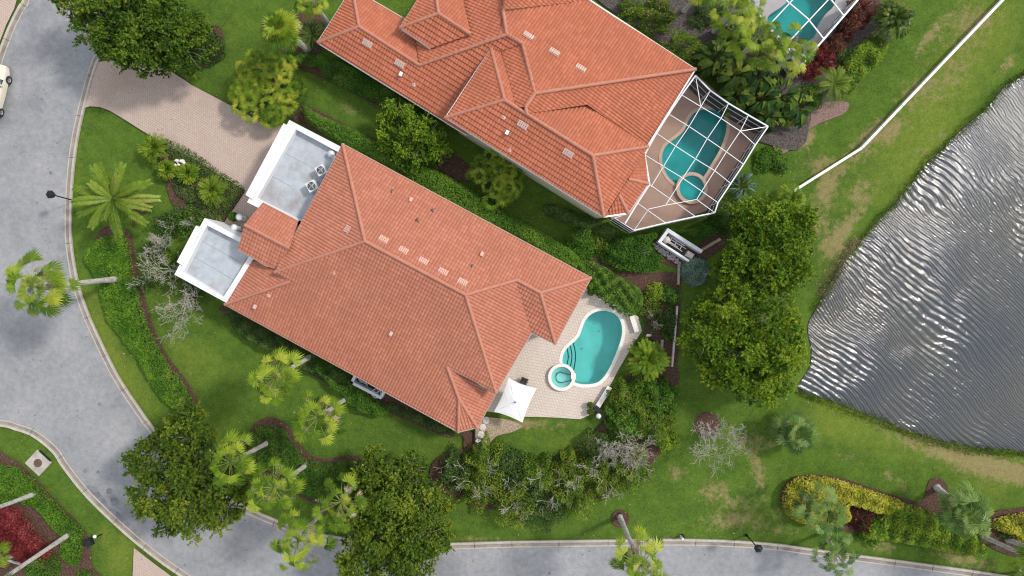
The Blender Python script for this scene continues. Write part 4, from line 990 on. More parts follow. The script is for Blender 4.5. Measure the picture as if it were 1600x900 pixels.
t2 = thing('equipment_enclosure', 'low white walled enclosure of an air conditioner under the eave of the middle house', 'enclosure', W(576, 606), 'equipment enclosures')
k2 = Matrix.Translation(-Vector(W(576, 606)))
wallseg([(556.5, 583), (549.5, 598), (594, 621)], 1.0, .24, M['white'], t2, 'wall', k2)
wallseg([(595.5, 620), (600, 612)], .99, .23, M['white'], t2, 'wall', k2)
def condenser(px, py, z, r, label, grp, parent=None, sq=True, rz=.5, scale=1):
    b = W(px, py, z); t = thing('air_conditioner', label, 'air conditioner', b, grp, rz)
    if sq:
        MB().box((0, 0, .4), (r*2, r*2, .8)).build('casing', M['gutter'], t)
    else:
        MB().lathe((0, 0, 0), [(r, 0), (r, .8), (r*.85, .82)], 20).build('casing', M['gutter'], t)
    mb = MB(); mb.lathe((0, 0, .82), [(r*.8, 0), (r*.8, .03), (.001, .025)], 20); mb.build('fan_well', M['black'], t)
    mb = MB()
    for k in range(4): a = k*math.pi/2+.3; mb.box((math.cos(a)*r*.38, math.sin(a)*r*.38, .87), (r*.7, r*.2, .015), a)
    mb.lathe((0, 0, .86), [(r*.16, 0), (r*.14, .05), (.001, .055)], 10); mb.build('fan', M['grey_metal'], t)
    mb = MB()
    for rr in (.3, .55, .8): 
        mb.tube([(math.cos(a)*r*rr, math.sin(a)*r*rr, .90) for a in np.linspace(0, 6.2832, 17)], .008, 3)
    mb.build('grille', M['gutter'], t); return t
condenser(591, 612.5, .1, .42, 'white round condenser inside the low enclosure under the eave', 'air conditioners', sq=False)
MB_ = MB()
for a, b in (((562, 594), (574, 601)), ((570, 592), (574, 604)), ((560, 592), (565, 598)), ((574, 598), (582, 598))): MB_.tube([W(*a, .5), W(*b, .4)], .05, 6)
o = MB_.build('pipework', M['white'], t2); o.matrix_parent_inverse = k2
condenser(505.5, 268.5, 3.16, .38, 'upper of the two condensers on the flat white roof', 'air conditioners')
condenser(491.5, 293, 3.16, .40, 'lower of the two condensers on the flat white roof', 'air conditioners')
p = W(519, 242, 3.16); t = thing('roof_ventilator', 'small round metal ventilator on the flat white roof near the condensers', 'ventilator', p)
MB().lathe((0, 0, 0), [(.2, 0), (.2, .3)], 14).build('shaft', M['grey_metal'], t); MB().lathe((0, 0, .3), [(.30, 0), (.28, .12), (.001, .2)], 16).build('cap', M['gutter'], t)

# rocks by the enclosure
mb = MB(); rr = random.Random(5)
for i in range(150):
    u, v = rr.random(), rr.random(); px = 1019+u*40+v*8; py = 381+u*26+v*14 - 3
    p = W(px, py, .05); mb.blob((p.x, p.y, .05), rr.uniform(.07, .17), i, 1, .5, (1, .8, .6))
tag(mb.build('rocks', M['rock']), 'heap of small grey rocks along the white enclosure', 'rocks', kind='stuff')
mb = MB()
for i in range(9): p = W(286+rr.uniform(-8, 8), 256+rr.uniform(-4.5, 4.5), 0); mb.blob((p.x, p.y, .5), rr.uniform(.12, .26), i+70, 2, .6, (1, .8, 1.6))
tag(mb.build('coral_rock', M['coping']), 'rough white coral rock among the ground cover by the driveway', 'rock')
p = W(1013, 524, 0); tag(MB().blob((p.x, p.y, .12), .18, 3, 2, .5, (1.4, .8, .8)).build('rock', M['coping']), 'single white rock in the bed right of the open pool', 'rock')

# ---------------------------------------------------------------- walls, edging, small things
mb = MB(); pts = [W(x, y, .55) for x, y in ((1620, -55), (1566, 1), (1347, 231), (1233, 303))]
t = thing('boundary_wall', 'long narrow white wall crossing the lakeside lawn', 'wall', W(1400, 180)); kk = Matrix.Translation(-Vector(W(1400, 180)))
mb = MB()
for a, b in zip(pts, pts[1:]): mb.bar(Vector((a.x, a.y, .25)), Vector((b.x, b.y, .25)), .16, .5)
o = mb.build('wall_panel', M['cap'] if 'cap' in M else M['white'], t); o.matrix_parent_inverse = kk
M['cap'] = plain('cream wall coping', (.78, .76, .66), .8, var=.05, scale=4)
mb = MB()
for a, b in zip(pts, pts[1:]):
    n = int((b-a).length/2.4); 
    for i in range(n):
        p, q = a.lerp(b, i/n), a.lerp(b, (i+1)/n-.003); mb.bar(Vector((p.x, p.y, .54)), Vector((q.x, q.y, .54)), .21, .08)
o = mb.build('wall_coping', M['cap'], t); o.matrix_parent_inverse = kk

def edging(lab, pts, w, z, mat, name='garden_edging', cat='garden edging'):
    mb = MB(); q = [W(x, y, z) for x, y in pts]
    for a, b in zip(q, q[1:]): mb.bar(Vector((a.x, a.y, z/2)), Vector((b.x, b.y, z/2)), w, z)
    return tag(mb.build(name, mat), lab, cat, 'garden edgings')
edging('long pale timber edging at the right side of the planting bed', [(1058.5, 478), (1056, 510), (1053, 545), (1050.5, 573)], .14, .35, M['stone'])
edging('short grey timber edging inside the bed right of the pool', [(1035, 531), (1034, 551)], .22, .2, M['wood'])
edging('timber edging running down beside the blue green bush', [(1061, 413), (1060, 445)], .2, .2, M['wood'])
edging('timber edging between the white enclosure and the big tree', [(1096, 391), (1126, 373)], .24, .2, M['wood'])
edging('thin dark edging around the small lawn below the pool deck', [(742, 672), (742, 701)], .08, .3, M['black'])
tag(edging('thin dark edging curving under the small lawn', smooth_px([(744, 701), (770, 704), (800, 710), (830, 715), (856, 716), (880, 709), (905, 698), (922, 684), (934, 668), (946, 654), (962, 626), (985, 590), (1001, 560)], False), .06, .15, M['black']))
for (c, s, a, lab) in (((941.5, 623), (2.35, .42), R(58.5), 'narrow pale stone bench at the lower right of the open pool deck'), ((991, 506), (1.45, .40), R(-72), 'narrow pale stone bench at the right corner of the pool deck')):
    p = W(*c, .45); t = thing('stone_bench', lab, 'bench', (p.x, p.y, .05), 'stone benches', a)
    MB().box((0, 0, .40), (s[0], s[1], .08)).build('seat', M['coping'], t)
    for q in (-1, 1): MB().box((q*(s[0]/2-.2), 0, .18), (.14, s[1]*.8, .36)).build('leg', M['stone'], t)
# statue / covered grill
p = W(933, 641, 0); t = thing('grill', 'covered kettle grill with a white lid at the lower end of the deck bench', 'grill', (p.x, p.y, .03), rz=-.7)
MB().box((-.12, .12, .42), (.62, .42, .7)).build('cart', M['black'], t)
MB().lathe((.25, -.25, .7), [(.05, -.6), (.18, 0), (.24, .1), (.19, .22), (.07, .30), (.001, .32)], 18).build('lid', M['alu'], t)
MB().tube([(.25, -.45, 1.0), (.25, -.6, 1.05)], .03, 6).build('handle', M['black'], t)
for i, (x, y, lab) in enumerate(((921.5, 631, 'upper of two round potted topiary balls on the pool deck'), (921.5, 641.5, 'lower of two round potted topiary balls on the pool deck'))):
    p = W(x, y, 0); t = thing('potted_topiary', lab, 'potted plant', (p.x, p.y, .05), 'potted topiary balls')
    MB().lathe((0, 0, 0), [(.14, 0), (.2, .25), (.22, .3), (.18, .3), (.001, .26)], 16).build('pot', M['pot'], t)
    n = 700; d = rng.normal(size=(n, 3)); d /= np.linalg.norm(d, axis=1)[:, None]
    Soup().leaves(d*.27*rng.uniform(.75, 1, n)[:, None]+[0, 0, .52], .09, rng.uniform(.1, .7, n)).build('foliage', M['oak_olive'], t)
p = W(372, 341, 0)
for x, y, r_, lab in ((370, 340.5, .42, 'round potted bush on the entry walk by the orange gable'), (922, 456.5, .3, 'small dark potted plant tucked under the roof corner by the pool')):
    p = W(x, y, 0); t = thing('potted_plant', lab, 'potted plant', (p.x, p.y, .04), 'potted plants')
    MB().lathe((0, 0, 0), [(.18, 0), (.28, .35), (.3, .4), (.001, .35)], 16).build('pot', M['pot'], t)
    n = 900; d = rng.normal(size=(n, 3)); d /= np.linalg.norm(d, axis=1)[:, None]
    Soup().leaves(d*r_*rng.uniform(.6, 1, n)[:, None]+[0, 0, .7], .12, rng.uniform(.1, .8, n)).build('foliage', M['hedge'], t)
for x, y, lab in ((384, 342, 'white statue at the entry nearer the garage'), (376, 358, 'white statue at the entry nearer the small flat roof')):
    p = W(x, y, 0); t = thing('garden_statue', lab, 'statue', (p.x, p.y, .04), 'entry statues')
    MB().box((0, 0, .2), (.4, .4, .4)).build('plinth', M['stone'], t)
    MB().lathe((0, 0, .4), [(.18, 0), (.22, .3), (.12, .6), (.2, .8), (.3, 1.0), (.12, 1.1), (.001, 1.12)], 14).build('figure', M['alu'], t)
for i, (x, y, r_) in enumerate(((759.5, 656.5, .31), (754, 667.5, .30), (751.5, 679, .32), (747, 690.5, .26))):
    p = W(x, y, 0); lab = ('round stepping stone nearest the umbrella', 'second round stepping stone from the umbrella', 'third round stepping stone from the umbrella', 'smallest and brightest stepping stone, farthest from the umbrella')[i]
    tag(MB().lathe((p.x, p.y, .02), [(r_, -.05), (r_, .05), (r_-.03, .065), (.001, .065)], 20).build('stepping_stone', M['coping'] if i == 3 else M['stone']), lab, 'stepping stone', 'stepping stones')

# umbrella
cx = W(805, 628.5, 2.95); t = thing('patio_umbrella', 'square off white patio umbrella between the roof and the pool deck', 'umbrella', (cx.x, cx.y, .05))
cor = [W(x, y, 2.35) for x, y in ((794.5, 590.4), (838.4, 606.7), (816.3, 660.4), (771.9, 643.3))]
cor = [Vector((c.x-cx.x, c.y-cx.y, 2.3)) for c in cor]
mb = MB(); top = Vector((0, 0, 2.9)); vs = []; n1 = 6; n2 = 12
ringp = []
for i in range(4):
    a, b = cor[i], cor[(i+1) % 4]
    for k in range(n2):
        f = k/n2; q = a.lerp(b, f); sag = 4*f*(1-f)
        q = q*(1-.07*sag); q.z = 2.3-.0*sag; q.z += (.16*sag if True else 0); ringp.append((q, sag))
nR = len(ringp); V_ = [tuple(top)]
for j in range(1, n1+1):
    t_ = j/n1
    for q, sag in ringp:
        p = top.lerp(q, t_); z = 2.9-.62*t_**.85 + (.12*sag*math.sin(t_*math.pi*.5)) * (1 if j < n1 else .8); V_.append((p.x, p.y, z+random.uniform(-.006, .006)))
F_ = [(0, 1+i, 1+(i+1) % nR) for i in range(nR)]+[(1+(j-1)*nR+i, 1+j*nR+i, 1+j*nR+(i+1) % nR, 1+(j-1)*nR+(i+1) % nR) for j in range(1, n1) for i in range(nR)]
o = mb.add(V_, F_, False).build('canopy', M['fabric'], t)
sm_ = o.modifiers.new('thick', 'SOLIDIFY'); sm_.thickness = .012
mb = MB()
for c in cor: mb.tube([top-Vector((0, 0, .06)), Vector((c.x, c.y, 2.25))], .018, 5)
mb.build('rib', M['grey_metal'], t)
MB().tube([(0, 0, 0), (0, 0, 3.0)], .035, 8).build('pole', M['grey_metal'], t)
MB().lathe((0, 0, 2.92), [(.07, 0), (.07, .05), (.001, .06)], 10).build('finial', M['black'], t)
MB().lathe((0, 0, 0), [(.32, 0), (.3, .08), (.04, .12)], 18).build('base', M['stone'], t)
def chair(px, py, rz, lab):
    p = W(px, py, 0); t = thing('patio_chair', lab, 'chair', (p.x, p.y, .05), 'patio chairs', rz)
    MB().box((0, 0, .42), (.55, .5, .05)).build('seat', M['wicker'], t)
    mb = MB()
    for k in range(7): mb.bar((-.24+k*.08, .25, .42), (-.24+k*.08, .34, .92), .02)
    mb.bar((-.28, .34, .93), (.28, .34, .93), .035); mb.build('backrest', M['wicker'], t)
    for s_ in (-1, 1):
        MB().tube([(s_*.28, -.24, .42), (s_*.3, -.22, .66), (s_*.3, .1, .68), (s_*.27, .3, .64)], .02, 5).build('armrest', M['black'], t)
        for q in (-.22, .22): MB().tube([(s_*.24, q, .42), (s_*.27, q*1.1, 0)], .018, 5).build('leg', M['black'], t)
chair(818.5, 594.5, -.4, 'dark metal patio chair peeking out above the white umbrella')
# table under umbrella
p = W(802, 632, 0); t = thing('patio_table', 'round dark table hidden under the white umbrella', 'table', (p.x-.0, p.y+.9, .05))
MB().lathe((0, 0, 0), [(.03, .70), (.5, .70), (.5, .73), (.001, .735)], 22).build('tabletop', M['wicker'], t); MB().lathe((0, 0, 0), [(.25, 0), (.05, .06), (.04, .7)], 12).build('pedestal', M['black'], t)

# street lamps
def street_lamp(base, head, lab):
    b = W(*base, 0); h = 3.25; hd = W(*head, h)
    t = thing('street_lamp', lab, 'street lamp', b, 'black street lamps'); d = Vector((hd.x-b.x, hd.y-b.y, 0))
    MB().lathe((0, 0, 0), [(.13, 0), (.13, .15), (.07, .25), (.06, .8), (.045, .85)], 12).build('base', M['black'], t)
    MB().tube([(0, 0, .8), (d.x, d.y, h-.35)], [.055, .045], 10).build('post', M['black'], t)
    MB().lathe((d.x, d.y, h-.35), [(.08, 0), (.24, .1), (.30, .42)], 6, False).build('lantern_glass', M['glass'], t)
    MB().lathe((d.x, d.y, h+.07), [(.36, 0), (.36, .04), (.20, .22), (.08, .26), (.05, .36), (.001, .4)], 6, False).build('lantern_roof', M['black'], t)
street_lamp((118.5, 313.5), (79.5, 304), 'black street lamp leaning over the road near the feather palm')
street_lamp((1166, 836), (1184.5, 856.5), 'black street lamp at the kerb of the lower road')

# drain inlet
p = W(60.5, 723, 0); t = thing('storm_drain', 'square concrete storm drain with a round iron lid at the island kerb', 'storm drain', (p.x, p.y, 0), rz=R(-43))
MB().box((0, 0, .03), (1.65, 1.55, .14)).build('slab', M['concrete'], t)
mb = MB(); mb.lathe((0, 0, .10), [(.36, 0), (.36, .02), (.33, .024), (.001, .02)], 24)
for a in range(4): mb.box((0, 0, .128), (.55, .03, .01), a*math.pi/4)
mb.build('lid', M['pot'], t)
MB().box((0, .84, .05), (1.3, .10, .11)).build('throat', M['black'], t)
# mailbox
p = W(154, 838, 0); t = thing('mailbox', 'black mailbox with a white post cap on the island grass', 'mailbox', (p.x, p.y, 0), rz=R(25))
MB().tube([(.3, .05, 0), (.3, .05, 1.0)], .05, 8).build('post', M['black'], t)
MB().box((-.15, -.05, 1.1), (.62, .62, .28)).box((-.15, -.05, 1.26), (.5, .5, .06)).build('box', M['black'], t)
MB().bar((-.1, 0, 1.02), (.42, .16, 1.02), .07).build('arm', M['black'], t)
MB().lathe((.45, .2, .95), [(.05, 0), (.15, .08), (.16, .16), (.06, .26), (.001, .28)], 12).build('cap', M['white'], t)
p = W(1063.5, 837, 0); t = thing('utility_marker', 'small white marker post with a black side at the lower kerb', 'marker post', (p.x, p.y, 0), rz=.1)
MB().box((0, 0, .4), (.16, .14, .8)).build('post', M['white'], t); MB().box((.14, .05, .3), (.12, .2, .6)).build('panel', M['black'], t)

# parked car (only its right side reaches into the frame)
hd = Vector((W(12, 125).x-W(-1, 178).x, W(12, 125).y-W(-1, 178).y)); ang = math.atan2(hd.y, hd.x)
fw = W(12.5, 125, .35); ux = Vector((math.cos(ang), math.sin(ang), 0)); lx = Vector((-ux.y, ux.x, 0))
ctr = Vector((fw.x, fw.y, 0)) - ux*1.42 + lx*.82
car = thing('parked_car', 'cream car at the left edge of the photo', 'car', (ctr.x, ctr.y, .03), rz=ang)
secs = [(-2.35, .55, .95, .5), (-2.25, .80, 1.0, .4), (-1.5, .90, 1.02, .3), (0, .93, 1.0, .28), (1.2, .92, .98, .3), (1.9, .86, .9, .32), (2.40, .72, .80, .38), (2.52, .5, .7, .45)]
mb = MB(); rows = []
prof = [(-1, 0), (-1.0, .45), (-.97, .8), (-.86, .97), (-.5, 1.03), (0, 1.05), (.5, 1.03), (.86, .97), (.97, .8), (1, .45), (1, 0)]
vs = [(x, w*a, zb+(zt-zb)*b) for x, w, zt, zb in secs for a, b in prof]; n = len(prof)
mb.add(vs, [(i*n+j, i*n+j+1, (i+1)*n+j+1, (i+1)*n+j) for i in range(len(secs)-1) for j in range(n-1)]+[tuple(range(n)), tuple((len(secs)-1)*n+j for j in range(n))], True)
mb.build('body', M['paint_car'], car)
cs = [(-2.15, .66, 1.0), (-1.7, .66, 1.42), (-.9, .66, 1.55), (.1, .66, 1.55), (.55, .68, 1.42), (1.25, .76, .98)]
mb = MB(); vs = [(x, w*a, z-(0 if b else .02)-(1-b)*(z-.95)) for x, w, z in cs for a, b in ((-1.22, 0), (-1.0, .93), (-.6, 1), (.6, 1), (1.0, .93), (1.22, 0))]; n = 6
mb.add(vs, [(i*n+j, i*n+j+1, (i+1)*n+j+1, (i+1)*n+j) for i in range(len(cs)-1) for j in range(n-1)], True); mb.build('windows', M['glass'], car)
MB().box((-.45, 0, 1.57), (1.5, 1.15, .05)).build('roof', M['paint_car'], car)
for x in (-1.42, 1.42):
    for y in (-.84, .84):
        w = bpy.data.objects.new('wheel', None); COL.objects.link(w); w.parent = car; w.location = (x, y, .34); w.rotation_euler = (R(90), 0, 0)
        MB().lathe((0, 0, 0), [(.20, -.12), (.33, -.12), (.35, -.06), (.35, .06), (.33, .12), (.20, .12)], 24).build('tyre', M['rubber'], w)
        mb = MB(); mb.lathe((0, 0, 0), [(.21, -.10), (.2, -.07), (.001, -.06)], 20); mb.lathe((0, 0, 0), [(.21, .10), (.2, .07), (.001, .06)], 20)
        for a in range(5):
            for s_ in (-1, 1): mb.box((math.cos(a*1.2566)*.1, math.sin(a*1.2566)*.1, s_*.10), (.2, .04, .02), a*1.2566)
        mb.build('rim', M['rim'], w)
for y in (-.62, .62): MB().box((2.36, y, .68), (.16, .26, .12)).build('headlight', M['alu'], car)
for y in (-.95, .95): MB().box((.75, y, 1.02), (.14, .16, .10)).build('mirror', M['paint_car'], car)
# ---------------------------------------------------------------- beds
NB = [0]
def bed(pts, mat='mulch', z=.03, name='mulch_bed'):
    NB[0] += 1; return sheet(name, pts, .008+NB[0]*.0012, M[mat])
bed([(893, 395), (930, 402), (1000, 425), (1050, 425), (1065, 440), (1062, 500), (1058, 575), (1050, 600), (1010, 600), (985, 560), (1006, 520), (1000, 490), (960, 470), (905, 425)])
bed([(1030, 372), (1070, 400), (1062, 420), (1025, 405), (1005, 385)], z=.036)
bed([(1095, 378), (1130, 355), (1140, 375), (1105, 405), (1085, 405)])
bed([(1038, 578), (1055, 572), (1062, 585), (1058, 602), (1040, 600)], 'mulch', .036)
bed(ring_px((1105, 664), 20, 14)); bed(ring_px((969.5, 810.5), 14, 12)); bed([(1453, 750), (1470, 748), (1482, 762), (1490, 790), (1470, 800), (1440, 790), (1445, 775)])
bed([(1220, 770), (1235, 748), (1270, 741), (1320, 748), (1380, 768), (1445, 788), (1500, 805), (1480, 850), (1350, 835), (1290, 822), (1235, 806), (1221, 790)])
bed([(1552, 802), (1580, 795), (1650, 795), (1660, 860), (1590, 870), (1540, 850), (1530, 830)])
bed([(925, -20), (1120, -20), (1150, 60), (1220, 130), (1260, 190), (1225, 215), (1195, 200), (1150, 150), (1098, 110), (1080, 95), (1000, 45)], 'mulch_grey')
bed([(1230, 110), (1290, 60), (1345, 0), (1385, 10), (1390, 60), (1350, 110), (1300, 160), (1260, 190), (1230, 160)], 'mulch_grey', .036)
bed([(1245, 178), (1290, 160), (1325, 160), (1318, 178), (1270, 198), (1225, 240), (1205, 215)], 'mulch_pink', .042)
bed([(208, 356), (225, 310), (236, 318), (228, 333), (210, 332)]); bed(ring_px((222, 320), 14, 10), z=.036)
bed([(148, 372), (165, 353), (178, 358), (165, 372), (152, 382)], 'mulch')
bed([(195, 365), (205, 368), (212, 400), (224, 450), (236, 500), (258, 550), (290, 592), (311, 630), (306, 640), (285, 640), (250, 600), (225, 540), (205, 460)])
bed([(408, 655), (445, 660), (470, 695), (500, 716), (560, 712), (600, 735), (600, 790), (500, 790), (420, 745), (380, 700)])
bed([(676, 760), (672, 735), (684, 715), (712, 703), (742, 704), (800, 712), (856, 722), (905, 704), (938, 670), (950, 640), (1000, 610), (1050, 640), (1040, 695), (1005, 735), (930, 780), (850, 800), (760, 795), (705, 775)])
bed([(946, 652), (930, 675), (905, 700), (860, 718), (880, 712), (918, 690), (950, 660), (985, 600), (975, 590)], z=.036)
bed([(757, 652), (790, 655), (815, 665), (800, 675), (775, 682), (760, 700), (744, 703), (744, 655)], 'gravel')
bed([(620, 625), (720, 668), (742, 680), (742, 705), (725, 700), (722, 680), (690, 675), (640, 648), (590, 640), (530, 600), (535, 590)])
bed([(-30, 712), (20, 718), (50, 742), (95, 790), (130, 825), (140, 850), (145, 885), (162, 910), (150, 960), (-30, 960)])
bed([(246, 205), (300, 228), (345, 262), (385, 292), (384, 300), (368, 322), (340, 378), (320, 350), (280, 330), (262, 300)])
bed([(455, 30), (490, 20), (515, 45), (505, 75), (478, 92), (458, 70)]); bed([(440, 82), (505, 92), (560, 110), (640, 160), (690, 190), (680, 200), (600, 170), (500, 120), (450, 100)])
bed([(320, 50), (340, 40), (350, 60), (346, 92), (320, 105), (300, 100)]); bed([(440, 175), (478, 165), (560, 205), (700, 278), (900, 400), (890, 422), (790, 365), (560, 240)])
bed([(1140, 120), (1260, 60), (1260, 220), (1200, 225), (1130, 190)], 'mulch_grey', .042)
bed([(350, 480), (470, 545), (560, 592), (700, 668), (690, 680), (560, 622), (440, 560), (360, 500)])
bed([(682, 246), (705, 240), (730, 256), (736, 280), (715, 282), (690, 268)], 'mulch', .03)

# ---------------------------------------------------------------- leafy things
def hedge(name, pts, h, mat, label, cat, group=None, size=.17, dens=230, nf=1.2, lim=(.15, .95), parent=None, sm=True, edge=.35, cl=1.0):
    q = poly_xy(pts, 0, sm); c = q.mean(0); lo, hi = q.min(0), q.max(0)
    ar = 0.5*abs(np.dot(q[:, 0], np.roll(q[:, 1], 1))-np.dot(q[:, 1], np.roll(q[:, 0], 1))); n = int(ar*dens*1.0)
    if h > 1: n = int(n*1.25)
    bb = (hi-lo).prod(); P_ = rng.uniform(lo, hi, size=(int(n*bb/ar)+10, 2)); 
    # shrink the outline a little towards its height (top leans outward)
    P_ = P_[inside(P_, q)]; d = edge_dist(P_, q)
    ok = rng.random(len(P_)) < np.clip(.35+d*2+sn(P_[:, 0], P_[:, 1], 8, 3)*.5, 0, 1); P_ = P_[ok]; d = d[ok]
    prof = np.clip(d/edge, 0, 1)**.5; lump = sn(P_[:, 0], P_[:, 1], len(pts)*7+int(abs(c[0])*10) % 91, nf*2.2)
    top = h*(.35+.65*prof)*(.72+.4*lump)
    depth = np.abs(rng.normal(size=len(P_)))*.22
    z = np.clip(top*(1-np.minimum(depth, .9)), .03, None)
    fine = sn(P_[:, 0], P_[:, 1], 5+len(pts), 5)
    T = lim[0]+(lim[1]-lim[0])*np.clip(.45*lump+.25*fine+.55*rng.random(len(P_))-.12, 0, 1)
    s_ = Soup().leaves(np.column_stack([P_-c, z]), size, T, up=1.3)
    k = (H-h*.5)/H
    o = s_.build(name, M[mat] if isinstance(mat, str) else mat, parent)
    o.location = (c[0]*k, c[1]*k, 0)
    if label: tag(o, label, cat, group)
    return o
def dome_pts(n, rx, ry, h, lump=.25, seed=0, fill=.35):
    d = rng.normal(size=(n, 3)); d /= np.linalg.norm(d, axis=1)[:, None]; d[:, 2] = np.abs(d[:, 2])*1.0-.1
    r = 1-np.abs(rng.normal(size=n))*fill*.5
    l = 1+lump*(sn(d[:, 0]*3, d[:, 1]*3+d[:, 2]*2, seed, 1.6)-.5)*2
    Q = d*(r*l)[:, None]; return np.column_stack([Q[:, 0]*rx, Q[:, 1]*ry, np.clip(Q[:, 2]*h, .03, None)]), l
def shrub(px, py, rpx, h, mat, label, cat='shrub', name='shrub', group=None, rypx=None, rot=0, size=.17, dens=260, twigs=None, lim=(.1, .95), lump=.25, sd=None):
    b = W(px, py, h*.5); k = S*(H-h*.7)/H; rx, ry = rpx*k, (rypx or rpx)*k; sd = sd if sd is not None else int(px*7+py)
    n = int(math.pi*rx*ry*dens*(1.3 if h > 1.4 else 1.05)); Pp, l = dome_pts(n, rx, ry, h, lump, sd)
    T = lim[0]+(lim[1]-lim[0])*np.clip(.4*sn(Pp[:, 0], Pp[:, 1], sd+1, 3.5)+.3*(l-.7)+.5*rng.random(n)-.08, 0, 1)
    t = thing(name, label, cat, (b.x, b.y, 0), group, R(rot))
    Soup().leaves(Pp, size, T, up=.9).build('foliage', M[mat], t)
    mb = MB(); rr = random.Random(sd)
    for i in range(5):
        a = rr.uniform(0, 6.28); mb.tube([(0, 0, 0), (math.cos(a)*rx*.2, math.sin(a)*ry*.2, h*.4), (math.cos(a)*rx*.55, math.sin(a)*ry*.55, h*.75)], [.05, .035, .015], 5)
    mb.build('stems', M['bark'], t)
    if twigs:
        mb = MB(); twig_tree(mb, rr, rx*.95, h*1.08, twigs)
        mb.build('bare_branches', M['twig'], t)
    return t
def grow(mb, rr, p, d, L, r, depth, spread=.6, up=.0, gnarl=.25, minr=.012, sides=4):
    pts = [p]; rad = [r]; n = 3; q = p.copy(); dd = d.copy()
    for i in range(n):
        dd = (dd+Vector((rr.uniform(-1, 1), rr.uniform(-1, 1), rr.uniform(-.6, .8)+up))*gnarl).normalized()
        q = q+dd*L/n; q.z = max(q.z, .1); pts.append(q.copy()); rad.append(max(minr, r*(1-.45*(i+1)/n)))
    mb.tube(pts, rad, sides, cap=False)
    if depth <= 0: return
    for k in range(rr.choice((2, 3, 3))):
        a = Vector((rr.uniform(-1, 1), rr.uniform(-1, 1), rr.uniform(-.5, .7))); nd = (dd+a*spread*1.4).normalized()
        grow(mb, rr, pts[rr.choice((2, 3, 3))], nd, L*rr.uniform(.6, .85), rad[-1]*.8, depth-1, spread, up, gnarl, minr, 3)
def twig_tree(mb, rr, r, h, n):
    for i in range(n):
        a = rr.uniform(0, 6.28); e = rr.uniform(.0, .75); d = Vector((math.cos(a)*e, math.sin(a)*e, 1-e*.55)).normalized()
        st = Vector((math.cos(a)*r*e*.5, math.sin(a)*r*e*.5, h*.55)); grow(mb, rr, st, d, max(r, h)*.32, .035, 3, .75, .0, .3, .011)
def bare_tree(base, crown, rpx, h, label, dens=5, depth=4, seed=0, mat='twig', name='bare_tree', cat='bare tree', group='bare silvery trees'):
    b = W(*base, 0); c = W(*crown, h*.7); t = thing(name, label, cat, b, group); rr = random.Random(seed)
    lean = Vector((c.x-b.x, c.y-b.y, 0)); r = rpx*S*(H-h)/H; mb = MB(); fork = Vector((lean.x*.25, lean.y*.25, h*.28))
    mb.tube([(0, 0, 0), tuple(fork*.6), tuple(fork)], [.10, .08, .07], 8); mb.build('trunk', M[mat], t)
    mb = MB()
    for i in range(dens):
        a = 6.283*i/dens+rr.uniform(-.4, .4); tgt = Vector((lean.x+math.cos(a)*r*.6, lean.y+math.sin(a)*r*.6, h*.75)); d = (tgt-fork)
        grow(mb, rr, fork, (d.normalized()+Vector((rr.uniform(-.3, .3), rr.uniform(-.3, .3), .15))).normalized(), d.length*.55, .05, depth+1, .8, .03, .36, .010)
    mb.build('branches', M[mat], t); return t

